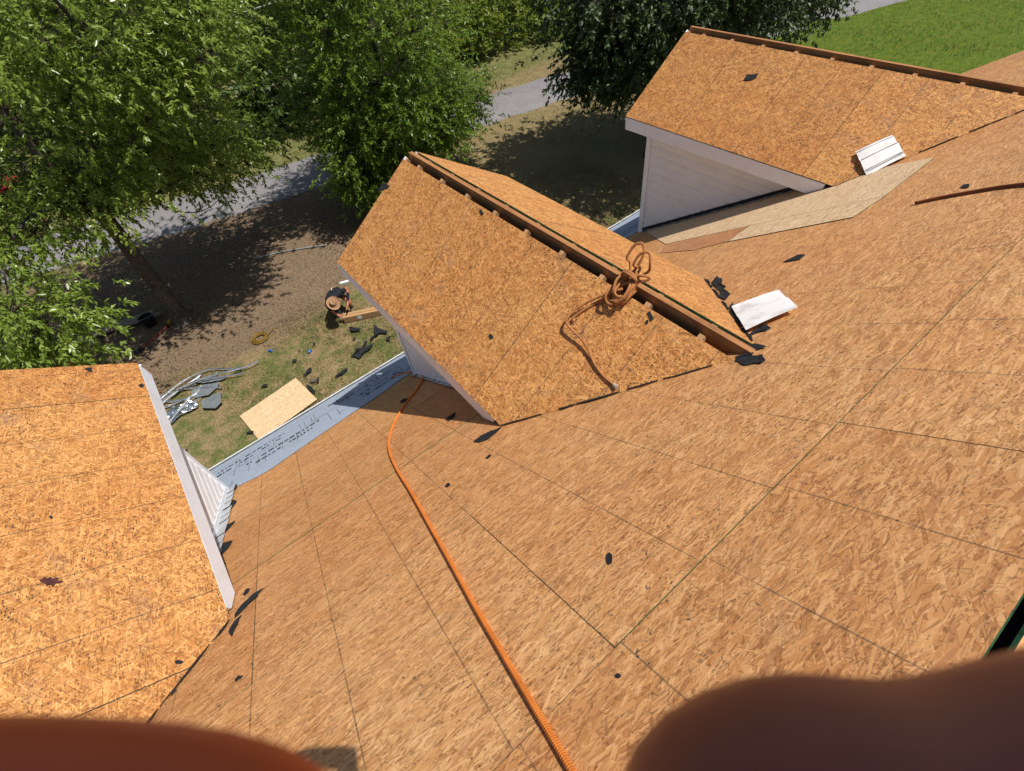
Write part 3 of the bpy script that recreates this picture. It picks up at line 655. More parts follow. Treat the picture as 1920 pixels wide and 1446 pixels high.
# print on it : rows of lettering-like dashes and thin rules, broken and worn
def plaque(x0, x1, s0, s1, h=.0165):
    return [(x0, -s1, h), (x1, -s1, h), (x1, -s0, h), (x0, -s0, h)], [(0, 1, 2, 3)]
dark, lightp, lap = [], [], []
pr = random.Random(5)
x = X_L + 2.2
while x < 9.2:
    for base, hgt in ((7.35, .055), (7.16, .065), (6.80, .075), (6.60, .075)):
        xs = x + (.0 if base > 7 else .42)
        end = xs + pr.uniform(.75, 1.0)
        while xs < end:
            l = pr.choice((.022, .03, .045, .06, .07))
            if pr.random() < .86:
                dark.append(plaque(xs, xs + l, base, base + hgt * pr.uniform(.35, .8)))
            xs += l + pr.uniform(.014, .03)
    x += 1.62
x = X_L + 2.2
while x < 9.3:
    if pr.random() < .8:
        a = pr.choice((6.42, 6.98)); lightp.append(plaque(x, x + .006, a, a + pr.uniform(.3, .55), .0155))
    x += pr.uniform(.045, .13)
for s in (6.98, 7.02, 6.55, 7.55):
    x = X_L + 2.3
    while x < 9.2:
        l = pr.uniform(.2, 1.2); lightp.append(plaque(x, x + l, s, s + .006, .0152)); x += l + pr.uniform(.1, .7)
x = X_L + 2.2
while x < 9.2:
    l = pr.uniform(.8, 2.0); lap.append(plaque(x, x + l, 6.925, 6.937, .0158)); x += l + .03
for nm, parts, mt in (('printed_lettering', dark, M_INK), ('printed_rules', lightp, M_INKL), ('lap_line', lap, M_INKW)):
    v, f = join(parts)
    tag(mobj(nm, v, f, mt, under, M=FR), kind='stuff')

# gutter, fascia, soffit, walls
eo = RP(0, S_EAVE)
def xprism(prof, x0, x1):
    n = len(prof)
    V = [(x0, a, b) for a, b in prof] + [(x1, a, b) for a, b in prof]
    F = [tuple(range(n)), tuple(range(2 * n - 1, n - 1, -1))] + [(i, n + i, n + (i + 1) % n, (i + 1) % n) for i in range(n)]
    return V, F
gy, gz = eo.y + .012, eo.z - .030
gprof = [(gy, gz), (gy, gz - .11), (gy + .060, gz - .11), (gy + .072, gz - .06), (gy + .085, gz - .045), (gy + .085, gz + .004), (gy + .066, gz + .004), (gy + .066, gz - .004), (gy + .078, gz - .008), (gy + .078, gz - .04), (gy + .066, gz - .055), (gy + .055, gz - .103), (gy + .006, gz - .103), (gy + .006, gz)]
v, f = xprism(gprof, X_L, X_R)
gut = mobj('gutter', v, f, M_GUT, house)
x = X_L + .5
while x < X_R:
    v, f = boxv(x - .012, x + .012, gy - .01, gy + .08, gz - .010, gz + .002)
    mobj('hanger', v, f, M_GALV, gut)
    x += .61
v, f = boxv(X_L, X_R, gy - .035, gy - .004, gz - .20, gz + .004)
mobj('eave_fascia', v, f, M_WHITE, house)
WY = gy - .42
v, f = boxv(X_L + .3, X_R - .3, WY + .002, gy - .037, gz - .20, gz - .185)
mobj('soffit', v, f, M_WHITE, house)
BYB = 2 * apex.y - WY
hv = [(X_L + .35, WY, -.1), (X_R - .35, WY, -.1), (X_R - .35, BYB, -.1), (X_L + .35, BYB, -.1)]
hv += [(a, b, gz - .2) for a, b, c in hv]
hv += [(X_L + .35, apex.y, apex.z - .32), (X_R - .35, apex.y, apex.z - .32)]
hf = [(0, 1, 5, 4), (1, 2, 6, 9, 5), (2, 3, 7, 6), (3, 0, 4, 8, 7), (4, 5, 9, 8), (6, 7, 8, 9)]
mobj('house_wall', hv, hf, M_VINYL, house)

# ---------------------------------------------------------------- dormers
QE = HW * math.sqrt(1 + TD * TD)          # slope length ridge line to eave edge
CD = 1 / math.sqrt(1 + TD * TD)
SDm = TD * CD
OH = .27                                   # side overhang of the eave
WF = YF - .21                              # front wall
def poly_frame_dormer(xc, side):
    """x along +Y (front), y up the slope, origin on the ridge line at y = 0"""
    u = Vector((0, 1, 0))
    up = Vector((-side * CD, 0, SDm))
    n = u.cross(up) if side < 0 else None
    if side < 0:
        # left slope: normal must point to -x,+z
        n = Vector((-SDm, 0, CD))
        # u x v must equal n : use -u when needed
        if u.cross(up).dot(n) < 0: u = -u
    else:
        n = Vector((SDm, 0, CD))
        if u.cross(up).dot(n) < 0: u = -u
    o = Vector((xc, 0, dz(0)))
    return frame(o, u, up, n), (1 if u.y > 0 else -1)
def build_dormer(k):
    xc = DX[k]
    # dark inner body below the sheathing
    zb = dz(0)
    prof = [(-HW + OH, ZE - .16), (HW - OH, ZE - .16), (HW - OH, ZE + TD * OH - .10), (0, zb - .20), (-HW + OH, ZE + TD * OH - .10)]
    y0 = .55
    n = len(prof)
    # gable front wall down to the roof and body
    fv = [(xc + a, WF - .02, b) for a, b in prof] + [(xc + a, max(y0, dorm_valley_y(b) - .3), b) for a, b in prof]
    ff = [tuple(range(n - 1, -1, -1)), tuple(range(n, 2 * n))] + [(i, (i + 1) % n, n + (i + 1) % n, n + i) for i in range(n)]
    zl = roof_z(WF) - .1
    base = [(xc - HW + OH + .01, WF - .02, zl), (xc + HW - OH - .01, WF - .02, zl), (xc + HW - OH - .01, WF - .02, ZE - .15), (xc - HW + OH + .01, WF - .02, ZE - .15),
            (xc - HW + OH + .01, 1.4, ZE - .6), (xc + HW - OH - .01, 1.4, ZE - .6), (xc + HW - OH - .01, 1.4, ZE - .15), (xc - HW + OH + .01, 1.4, ZE - .15)]
    bf = [(0, 1, 2, 3), (4, 7, 6, 5), (0, 3, 7, 4), (1, 5, 6, 2), (3, 2, 6, 7), (0, 4, 5, 1)]
    V, F = join([(fv, ff), (base, bf)])
    d = mobj('dormer', V, F, M_GAP, house)
    d['label'] = ['dormer with white cheek wall at the left edge', 'middle gable dormer with the coiled rope on its ridge', 'far gable dormer with a white siding scrap on its valley'][k]
    # front wall siding (faces the yard)
    v, f = boxv(xc - HW + OH + .002, xc + HW - OH - .002, WF - .018, WF, zl, ZE + .05)
    tri = ([(xc - HW + OH + .002, WF, ZE + .05), (xc + HW - OH - .002, WF, ZE + .05), (xc, WF, zb - .14)], [(0, 1, 2)])
    V, F = join([(v, f), tri])
    mobj('front_wall', V, F, M_VINYL, d)
    # sheathing, both slopes
    for side in (-1, 1):
        Mx, sg = poly_frame_dormer(xc, side)
        yv_e, yv_r = dorm_valley_y(ZE), dorm_valley_y(dz(.09))
        def L(y, q): return (sg * y, -q)
        cuts = [YF, YF - 2.4384 + (.0 if side < 0 else .6), -2] if k != 0 else [YF, YF - .52, YF - .52 - 2.4384, -3]
        qtop = .106 if side < 0 else .088
        for i in range(len(cuts) - 1):
            ya, yb = cuts[i] - GAPJ, cuts[i + 1] + GAPJ
            poly = [L(ya, QE), L(ya, qtop), L(yb, qtop), L(yb, QE)]
            # valley: from (yv_e, QE) to (yv at ridge, 0): keep the front side
            q0, q1 = QE, 0.0
            A = Vector(L(yv_e + .004, q0)); B = Vector(L(dorm_valley_y(dz(0)) + .004, q1))
            dv = B - A
            nrm = Vector((-dv.y, dv.x))
            if nrm.dot(Vector(L(YF, QE * .5)) - A) < 0: nrm = -nrm
            poly = clip(poly, nrm.x, nrm.y, -nrm.dot(A))
            if len(poly) >= 3:
                osb_panel('sheathing_panel', poly, Mx, d, M_OSBD, lift=rnd.uniform(-.001, .001))
    # ridge board, rafters
    ztop = zb - .018
    v, f = boxv(xc - .019, xc + .019, dorm_valley_y(ztop) - .03, YF - .015, ztop - .19, ztop)
    # slanted tail where it dies on the main deck
    mobj('ridge_board', [Vector(a) for a in v], f, M_RIDGE, d)
    y = YF - .03
    yy = []
    while y > dorm_valley_y(dz(.1)) + .05:
        yy.append(y)
        y -= .4064 if len(yy) > 1 else .235
    for side in (-1, 1):
        for y in yy:
            p = Vector((xc + side * .022, y, zb - .0165 - TD * .022 - .072))
            q = Vector((xc + side * (HW - .06), y, zb - .0165 - TD * (HW - .06) - .072))
            yvq = dorm_valley_y(q.z)
            if y < yvq + .1:
                # jack rafter shortened at the valley
                zc = roof_z(y)
                t = (zc + .12 - p.z) / (q.z - p.z)
                q = p + (q - p) * max(.12, min(1, t))
            v, f = bar(p, q, .038, .12)
            mobj('rafter', v, f, M_RAFT, d)
    # eave fascia, drip, soffit, rake boards
    for side in (-1, 1):
        xe = xc + side * HW
        yb = dorm_valley_y(ZE - .02)
        zt = ZE - .012
        fh = .15
        flare = .014 if k == 0 else .0
        def zlow(y): return max(zt - fh, roof_z(y) + .004)
        yend = dorm_valley_y(zt - fh)       # where the lower edge meets the deck
        ym = yb + .03
        x0, x1 = xe - side * .022, xe - side * .002
        prof = [(YF - .01, zt), (YF - .01, zt - fh), (yend + .02, zt - fh), (ym + .05, zt - .05), (ym + .04, zt)]
        vv = [(x0 + side * flare * (zt - b) / fh, a, b) for a, b in prof] + [(x1 + side * flare * (zt - b) / fh, a, b) for a, b in prof]
        n = len(prof)
        ff = [tuple(range(n)), tuple(range(2 * n - 1, n - 1, -1))] + [(i, n + i, n + (i + 1) % n, (i + 1) % n) for i in range(n)]
        mobj('fascia', vv, ff, M_WHITE, d)
        sx0, sx1 = xc + side * (HW - OH) , xe - side * .024
        yb2 = dorm_valley_y(zt - fh) + .05
        v, f = boxv(min(sx0, sx1), max(sx0, sx1), yb2, WF, zt - fh + .004, zt - fh + .016)
        mobj('soffit', v, f, M_WHITE, d)
        # rake board on the front edge
        p = Vector((xc + side * .02, YF - .012, zb - .10)); q = Vector((xe - side * .03, YF - .012, ZE - .085))
        v, f = bar(p, q, .02, .14)
        mobj('rake_board', v, f, M_WHITE, d)
    # cheek walls : each lap of siding on its own
    for side in (-1, 1):
        xw = xc + side * (HW - OH)
        ztop_w = ZE - .162 + .004
        zbot = roof_z(WF)
        lap_h = .118
        z1 = ztop_w
        while z1 > zbot + .01:
            z0 = z1 - lap_h
            # Dutch-lap profile: flat face below, bevel leaning back above
            prs = []
            gp_ = .0012 if k == 0 else .0036 if k == 1 else .0052
            zs = [(z0 + gp_, .018), (z0 + .62 * lap_h, .0155), (z1 - gp_, .003)]
            for (za, oa), (zb_, ob) in zip(zs[:-1], zs[1:]):
                poly = [(1.0, za), (WF - .057, za), (WF - .057, zb_), (1.0, zb_)]
                poly = clip(poly, SP / CP, 1.0, -(EYE.z - HR / CP) - .035)
                if len(poly) >= 3:
                    n = len(poly)
                    vv = [(xw - side * .002, a_, b_) for a_, b_ in poly] + [(xw + side * (oa + (ob - oa) * (b_ - za) / (zb_ - za)), a_, b_) for a_, b_ in poly]
                    ff = [tuple(range(n)), tuple(range(2 * n - 1, n - 1, -1))] + [(i, n + i, n + (i + 1) % n, (i + 1) % n) for i in range(n)]
                    prs.append((vv, ff))
            if prs:
                vv, ff = join(prs)
                mobj('siding_board', vv, ff, M_VINYL, d)
            z1 = z0
        zc0 = roof_z(WF - .05) - .02
        v, f = boxv(min(xw, xw + side * .028), max(xw, xw + side * .028), WF - .055, WF + .02, zc0, ztop_w - .002)
        mobj('corner_post', v, f, M_WHITE, d)
        # counter flashing strip and stepped pieces along the foot
        ya, ybk = WF - .06, dorm_valley_y(ztop_w) + .02
        a = Vector((xw + side * .022, ya, roof_z(ya) + .045)); b = Vector((xw + side * .022, ybk, roof_z(ybk) + .045))
        v, f = bar(a, b, .010, .045, NR)
        mobj('wall_flashing', v, f, M_FELT if k == 2 else M_WHITE, d)
        y = ya + .04
        sr = random.Random(k * 7 + side)
        while y > ybk + .05:
            wd = sr.uniform(.085, .10) * (1.0 if k == 0 else .55 if k == 1 else .35)
            ln = .26
            sA = (y + HR * SP) / CP
            h0 = .006 + sr.uniform(0, .006)
            pts = [RP(xw + side * .015, sA, h0), RP(xw + side * (wd + .02), sA + sr.uniform(-.012, .012), h0), RP(xw + side * (wd + .02), sA - ln * CP, h0 + .012), RP(xw + side * .015, sA - ln * CP, h0 + .012)]
            pts2 = [q + NR * .002 for q in pts]
            w3 = [RP(xw + side * .012, sA, h0 + .06), RP(xw + side * .012, sA - ln * CP, h0 + .07)]
            vv = pts + pts2 + w3
            ff = [(0, 1, 2, 3), (4, 7, 6, 5), (0, 4, 5, 1), (1, 5, 6, 2), (2, 6, 7, 3), (0, 3, 9, 8)]
            mobj('step_flashing', vv, ff, M_FLASH, d)
            y -= .15
    # torn felt peeping out of the open valleys
    for side in (-1, 1):
        vr = random.Random(k * 13 + side + 3)
        A = Vector((xc + side * HW, dorm_valley_y(ZE), 0)); B = Vector((xc, dorm_valley_y(dz(0)), 0))
        t = 0.0
        outw = Vector((side * .7, -.7, 0))
        while t < .93:
            l = vr.uniform(.05, .20)
            wd = vr.choice((.006, .010, .014, .022, .034)) * (1.5 if k == 0 else .9 if k == 1 else .35)
            pts = []
            for tt, ww in ((t, 0), (t + l * .3, wd), (t + l * .6, wd * vr.uniform(.4, 1.2)), (t + l, 0)):
                q = A.lerp(B, min(tt, .98)) + outw * (ww + .002)
                s = (q.y + HR * SP) / CP
                pts.append(RP(q.x, s, .009 + vr.uniform(0, .006)))
            back = []
            for tt in (t + l, t):
                q = A.lerp(B, min(tt, .98)) - outw * .03
                s = (q.y + HR * SP) / CP
                back.append(RP(q.x, s, .008))
            vv = pts + back
            world_obj('torn_felt', vv, [tuple(range(len(vv)))] if side < 0 else [tuple(range(len(vv) - 1, -1, -1))], M_FELT, d)
            t += l * vr.uniform(.9, 1.5)
    return d
dormers = [build_dormer(k) for k in range(3)]

# ------------------------------------------------------------------ ropes
def rope(name, path, r, mat, label, sides=10, group=None, parent=None, sub=6, cat='rope', lay=True):
    P = smooth_path(path, sub)
    v, f = tube(P, r, sides)
    o = bpy.data.objects.new(name, mesh_data(name, v, f, [mat], smooth=True))
    a = o.data.attributes.new('rope', 'FLOAT_VECTOR', 'POINT')
    acc, L = 0.0, []
    for i in range(len(P)):
        if i: acc += (P[i] - P[i - 1]).length
        for k in range(sides): L += [acc, k / sides, 0]
    a.data.foreach_set('vector', L)
    place(o, parent, Matrix.Identity(4))
    if label: tag(o, label, cat, group)
    return o
D = DATA
rope('orange_rope', [(-.02, -.05, 6.89)] + D['rope_orange'][0], .0108, M_ORANGE, 'long bright orange rope lying down the main roof slope')
rope('rust_rope', D['rope_brown'][0], .0108, M_RUST, 'rust brown rope end lying on the roof at the right edge')
# frayed dark end of the orange rope runs on as an older brown length (tail in the shade)

# hank of rope on the middle dormer's ridge
hank = tag(empty('rope_hank', (1.97, 1.64, 6.28)), 'brown rope tied in a coiled hank on the middle dormer ridge', 'rope')
nl = Vector((-SDm, 0, CD))
up_l = Vector((CD, 0, SDm))
HC = Vector((1.955, 1.640, 6.28)) + nl * .045
yv = Vector((0, 1, 0))
hr = random.Random(4)
def dpt(y, q, h):
    """on the left slope of the middle dormer: y, distance up from the hank centre, height off the sheet"""
    return HC + yv * y * .82 + up_l * q * .72 + nl * h * .72
# loose turns of the bundle
for t in range(8):
    pts = []
    a0 = hr.uniform(0, 6.28)
    ry, rq = hr.uniform(.055, .085), hr.uniform(.10, .16)
    cy, cq, ch = hr.uniform(-.015, .015), hr.uniform(-.05, .03), hr.uniform(.0, .07)
    tl = hr.uniform(-.5, .5)
    for k in range(10):
        a = a0 + k * 2 * math.pi / 9
        y_, q_ = ry * math.cos(a), rq * math.sin(a)
        pts.append(dpt(cy + y_ * math.cos(tl) - q_ * math.sin(tl), cq + y_ * math.sin(tl) + q_ * math.cos(tl), ch - .03 + .022 * math.sin(a * 2 + t)))
    rope('coil', pts, .0088, M_BROWN, None, 8, parent=hank)
# wraps around the neck
pts = []
for k in range(3 * 10 + 1):
    a = k * 2 * math.pi / 10
    pts.append(dpt(.075 * math.cos(a), .085 + .011 * k / 10 + .012 * math.sin(a), .03 + .062 * math.sin(a)))
rope('wrap', pts, .0088, M_BROWN, None, 8, parent=hank, sub=4)
# two standing bights above the wraps
for cy, h, lean in ((-.055, .26, .02), (.050, .31, -.01)):
    pts = [dpt(cy * .3, .09, .02), dpt(cy - .055, .20, .06), dpt(cy - .065, h * .8 + .05, .12 + lean), dpt(cy - .02, h + .06, .15 + lean), dpt(cy + .035, h + .02, .15 + lean), dpt(cy + .05, h * .7, .10 + lean), dpt(cy + .02, .20, .05), dpt(cy * .2, .08, .0)]
    rope('bight', pts, .0088, M_BROWN, None, 8, parent=hank)
pts = [dpt(-.02, .10, .05), dpt(-.10, .15, .08), dpt(-.15, .17, .05), dpt(-.13, .13, .04), dpt(-.06, .08, .03)]
rope('short_bight', pts, .0088, M_BROWN, None, 8, parent=hank)
tail = [Vector(q) + nl * .014 for q in D['rope_tail'][0]]
tail = [dpt(.0, -.02, .02), tail[1] + nl * .03, tail[2] + nl * .02, tail[3] + nl * .03, tail[4] + nl * .04, tail[5] + nl * .035, tail[6] + nl * .025, tail[7] + nl * .012] + tail[8:]
tl = rope('tail', tail, .0088, M_BROWN, None, 8, parent=hank)
t2 = [Vector(q) + nl * .014 for q in D['rope_tail2'][0]]
rope('tail', [dpt(.03, -.04, .0)] + t2[1:4] + [t2[4] + nl * .002], .0088, M_BROWN, None, 8, parent=hank)
e = tail[-1]
v, f = tube([e, e + (tail[-1] - tail[-2]).normalized() * .03], .013, 8, .017)
mobj('frayed_end', v, f, simple('frayed_rope_end', (.42, .33, .24), .3, 80, .9), hank)

# ------------------------------------------------------------------ white siding offcuts on the roof
def board(name, quad, label, ribs, mat, n, lift=.012, curl=.012, seams=()):
    A, B, C, Dq = [Vector(q) for q in quad]
    m, k = 9, 14
    prof = []
    V, F = [], []
    for j in range(k + 1):
        t = j / k
        for i in range(m + 1):
            s = i / m
            p = (A * (1 - s) + B * s) * (1 - t) + (Dq * (1 - s) + C * s) * t
            h = lift + curl * math.sin(math.pi * s) + ribs(t)
            V.append(p + n * h)
    nn = len(V)
    V += [p - n * .0025 for p in V]
    for j in range(k):
        for i in range(m):
            a = j * (m + 1) + i
            F.append((a, a + 1, a + m + 2, a + m + 1))
            F.append((nn + a, nn + a + m + 1, nn + a + m + 2, nn + a + 1))
    edge = [i for i in range(m + 1)] + [(j + 1) * (m + 1) - 1 for j in range(1, k + 1)] + [k * (m + 1) + i for i in range(m - 1, -1, -1)] + [j * (m + 1) for j in range(k - 1, 0, -1)]
    for a, b in zip(edge, edge[1:] + edge[:1]): F.append((a, b, nn + b, nn + a))
    o = world_obj(name, V, F, mat)
    tag(o, label, 'siding scrap', 'white siding offcuts left on the roof')
    for t in seams:
        h = lift + curl * .3 + ribs(t) + .004
        a_ = A.lerp(Dq, t).lerp(B.lerp(C, t), .02) + n * h
        b_ = A.lerp(Dq, t).lerp(B.lerp(C, t), .98) + n * h
        v_, f_ = bar(a_, b_, .006, .004, n)
        mobj('seam', v_, f_, M_SEAM_SHADE, o)  # thin dark bar added to draw the shadow line along the lap
    return o
bm_ = D['board_main'][0]
board('siding_offcut', bm_, 'bright white siding offcut lying on the main roof beside the middle dormer', lambda t: .014 * (t > .48) + .010 * (t < .06), M_VINYLD, NR, .006, .004, (.47,))
b3 = D['board_d3'][0]
cb = sum((Vector(q) for q in b3), Vector()) / 4
board('siding_offcut', b3, 'stained white double-lap siding offcut propped on the far dormer valley', lambda t: .018 * ((t > .10) * (t < .42)) * (1 - (t - .1) / .32) + .020 * ((t >= .42) * (t < .80)) * (1 - (t - .42) / .4) + .012 * (t >= .86), M_VINYLD, nl, .03, .006, (.07, .42, .79, .86))

# ------------------------------------------------------------------ torn felt scraps, each with its own place
def scrap(name, poly, n, label, mat, cat='felt scrap', group=None, seed=0, curl=.012, lift=.006):
    r = random.Random(seed)
    P = [Vector(q) for q in poly]
    # roughen the outline
    Q = []
    for i in range(len(P)):
        a, b = P[i], P[(i + 1) % len(P)]
        Q.append(a)
        m = a.lerp(b, r.uniform(.35, .65))
        d = n.cross(b - a)
        Q.append(m + d * r.uniform(-.10, .10))
    c = sum(Q, Vector()) / len(Q)
    V, F = [], []
    size = max((q - c).length for q in Q)
    cu = curl * min(1.0, size / .12)
    k = len(Q)
    for ring, tt in ((0, 1.0), (1, .55)):
        for q in Q:
            rr = random.Random(int((q - c).dot(Vector((91, 57, 33))) * 9) + seed)
            h = lift + (cu * rr.random() ** 2 if ring == 0 else cu * .18 * rr.random())
            V.append(c + (q - c) * tt + n * h)
    V.append(c + n * lift)
    for i in range(k):
        j = (i + 1) % k
        F.append((i, j, k + j, k + i))
        F.append((k + i, k + j, 2 * k))
    m = len(V)
    V += [v - n * .0022 for v in V]
    F += [tuple(m + i for i in f[::-1]) for f in F]
    for i in range(k): F.append((i, m + i, m + (i + 1) % k, (i + 1) % k))
    o = world_obj(name, V, F, mat)
    return tag(o, label, cat, group)
L_MAIN = ['long thin black felt scrap on the open roof above the siding offcut', 'large black felt flap at the back end of the middle dormer ridge board',
 'black felt flap poking out under the bright white siding offcut', 'black felt flap at the lower corner of the middle dormer eave',
 'tiny black felt chip just below the middle dormer corner flap', 'small black felt chip right of the orange rope, upper one',
 'oval black felt chip alone in the middle of the main roof', 'tiny round black chip near the green joint low on the roof', 'long pointed black felt strip at the foot of the left dormer fascia',
 'small black felt chip above the pointed strip by the left dormer', 'small black chip on the roof right of the left dormer valley, low down',
 'small black felt chip beside the rust brown rope', 'black felt chip at the wall foot of the middle dormer', 'black felt chip under the middle dormer shadow, left one', 'black felt chip in the middle dormer shadow near the fascia', 'black felt chip by the end of the orange rope',
 'tiny black speck at the right edge of the roof below the green joint', 'tiny black speck low near the right edge, beside the ridge', 'small black chip on a joint near the right edge', 'small black smear of felt low on the right of the roof']
GR = 'torn black felt scraps on the roof'
for i, (p, lb) in enumerate(zip(D['felt_main'][:16], L_MAIN)):
    scrap('felt_scrap', p, NR, lb, M_FELT, group=GR, seed=i)
for i, p in enumerate(D['felt_valley'][:6]):
    o = scrap('torn_felt', p, NR, None, M_FELT, None, seed=40 + i)
    WORLD[o.name] = o.matrix_basis.copy()
    o.parent = dormers[0]
    if 'category' in o: del o['category']
for i, p in enumerate(D['felt_valley'][6:]):
    o = scrap('torn_felt', p, NR, None, M_FELT, None, seed=50 + i)
    o.parent = dormers[1]
L_D = ['black felt parallelogram alone on the far dormer slope', 'black felt scrap on the front rake edge of the middle dormer', 'small black chip high on the middle dormer slope', 'small black chip low on the middle dormer slope',
 'black felt chip beside the rope hank, larger of two', 'tiny black chip beside the rope hank, smaller of two', 'black felt scrap on the front edge of the left dormer', 'small black chip at the front fascia corner of the left dormer', 'black teardrop felt chip low on the left dormer slope', 'small round black chip on the left dormer above the leaf', 'black felt tuft at the valley of the left dormer']
for i, (p, lb) in enumerate(zip(D['felt_dormer'], L_D)):
    n = Vector((SDm, 0, CD)) if 'left dormer' in lb else nl
    scrap('felt_scrap', p, n, lb, M_FELT, group=GR, seed=70 + i)
scrap('dry_leaf', D['leaf'][0], Vector((SDm, 0, CD)), 'dark maroon dry leaf lying on the left dormer slope', simple('maroon_leaf', (.075, .022, .022), .4, 40, .7), 'leaf', seed=3, curl=.01)
Zu = Vector((0, 0, 1))
L_G = ['flat dark felt strip on the grass just below the cardboard box', 'three-armed torn black felt piece right of the box on the grass', 'tiny black felt chip between box and felt heap', 'hooked black felt scrap by the wall corner on the grass',
 'big black felt wedge lying on the lawn before the gutter', 'black felt tab behind the big wedge on the lawn', 'narrow black felt strip leaning on the big wedge', 'small dark chip near the bare soil edge', 'leaf-shaped dark felt strip near the gutter', 'black and green felt scrap beside the pale board on the lawn',
 'upright black triangular felt scrap by the pale board', 'small square black felt chip beyond the pale board', 'thin dark felt strip between scrap metal and pale board', 'dark felt strip sticking out under the pale board corner', 'curved black felt scrap on the lawn by the left dormer wall', 'tiny dark chip on the grass near the blue can', 'dark felt strip under the edge of the pale board']
for i, (p, lb) in enumerate(zip(D['felt_ground'], L_G)):
    scrap('felt_scrap', p, Zu, lb, M_FELT, group='torn black felt scraps on the lawn', seed=90 + i, curl=.05, lift=.025)
scrap('felt_scrap', D['felt_brown'][0], Zu, 'flat brown felt scrap beside the upright black triangle on the lawn', M_FELTB, seed=120, curl=.02, lift=.02)

# ------------------------------------------------------------------ things in the yard
q = [Vector(a) for a in D['osb_lawn'][0]]
ux = (q[1] - q[0]).normalized()
uy = Zu.cross(ux)
Mb = frame(Vector((q[3].x, q[3].y - .25, .03)), ux, uy, Zu)
v, f = prism([(-.02, 0), (1.47, 0), (1.47, 1.02), (-.02, 1.02)], 0, .0088)
o = mobj('osb_sheet', v, f, [M_OSBN, M_EDGE], None, [0, 0] + [1] * 4, M=Mb @ Matrix.Rotation(math.radians(1.0), 4, 'X'))
tag(o, 'pale new strand board sheet lying on the lawn at the gutter', 'board')

# scrap metal heap : each length and sheet its own thing
sr = random.Random(21)
L_S = ['bent angle flashing at the top of the heap, nearest the trees', 'straight short strip at the far left of the heap', 'long strip crossing the middle of the heap to the right', 'bent strip whose end sticks out furthest right', 'long narrow strip across the top of the heap', 'strip kinked up in the centre of the heap', 'strip lying over the crumpled foil sheet', 'short strip inside the upper heap', 'strip sagging down at the left of the heap', 'stub standing up in the upper heap', 'short hooked end at the right of the heap', 'small curl in front of the flat plate']
for i, (p, lb) in enumerate(zip(D['metal_strip'], L_S)):
    P = [Vector(a) for a in p]
    h = sr.uniform(.02, .16)
    P = [Vector((a.x, a.y, .03 + h * (.4 + .6 * sr.random()))) for a in P]
    if len(P) > 2: P = smooth_path(P, 3)
    wd = sr.uniform(.014, .030)
    V, F = [], []
    for k, a in enumerate(P):
        d = (P[min(k + 1, len(P) - 1)] - P[max(k - 1, 0)]).normalized()
        s = Vector((-d.y, d.x, 0)).normalized()
        tw = sr.uniform(-.3, .3)
        u = (Zu + s * tw).normalized()
        V += [a - s * wd, a + s * .004, a + s * .004 + u * wd * 1.1, a + s * .001 + u * wd * 1.1, a - s * .001 + u * .003, a - s * wd + u * .003]
    for k in range(len(P) - 1):
        for j in range(6):
            b = k * 6
            F.append((b + j, b + (j + 1) % 6, b + 6 + (j + 1) % 6, b + 6 + j))
    F += [tuple(range(5, -1, -1)), tuple((len(P) - 1) * 6 + j for j in range(6))]
    o = world_obj('metal_flashing', V, F, M_GALV)
    tag(o, 'galvanised ' + lb, 'scrap metal', 'lengths of torn metal flashing in the scrap heap')
M_FOIL = simple('crumpled_foil', (.72, .73, .75), .15, 9, .22, metal=.95, spec=.5)
M_PLATE = simple('dull_grey_plate', (.30, .33, .35), .15, 5, .38, metal=.55)
for i, (p, lb, mt, amp) in enumerate(zip(D['metal_sheet'], ['crumpled bright foil sheet at the near left of the scrap heap', 'flat dull grey plate with cut corners in front of the heap', 'grey-green sheet lying under the middle of the heap', 'dark folded sheet at the back of the heap'], [M_FOIL, M_PLATE, M_PLATE, M_GALV], [.045, .004, .012, .014])):
    bm = bmesh.new()
    vv = [bm.verts.new(a) for a in p]
    bm.faces.new(vv)
    bmesh.ops.triangulate(bm, faces=bm.faces[:])
    for _ in range(3): bmesh.ops.subdivide_edges(bm, edges=bm.edges[:], cuts=1, use_grid_fill=True)
    rr = random.Random(i + 3)
    for vtx in bm.verts:
        vtx.co += Vector((rr.uniform(-1, 1) * amp * .3, rr.uniform(-1, 1) * amp * .3, rr.uniform(-.2, 1) * amp))
    geo = bmesh.ops.extrude_face_region(bm, geom=bm.faces[:])
    for g in geo['geom']:
        if isinstance(g, bmesh.types.BMVert): g.co.z += .003
    bm.normal_update()
    vl = [v_.co.copy() for v_ in bm.verts]
    bm.verts.index_update()
    fl = [tuple(v_.index for v_ in fc.verts) for fc in bm.faces]
    bm.free()
    o = world_obj('metal_sheet', vl, fl, mt)
    tag(o, lb, 'scrap metal')

M_STICK = simple('weathered_aluminium', (.34, .37, .37), .2, 20, .5, metal=.4)
P = smooth_path([Vector(a) for a in D['stick'][0]], 4)
v, f = tube(P, .022, 6)
tag(world_obj('bent_strip', v, f, M_STICK, smooth=True), 'thin grey bent strip lying on the soil under the trees', 'strip')
P = [Vector(a) for a in D['white_strip'][0]]
v, f = bar(P[0] + Zu * .02, P[-1] + Zu * .02, .075, .05)
tag(world_obj('white_trim', v, f, M_WHITE), 'white trim length behind the kneeling worker', 'trim')

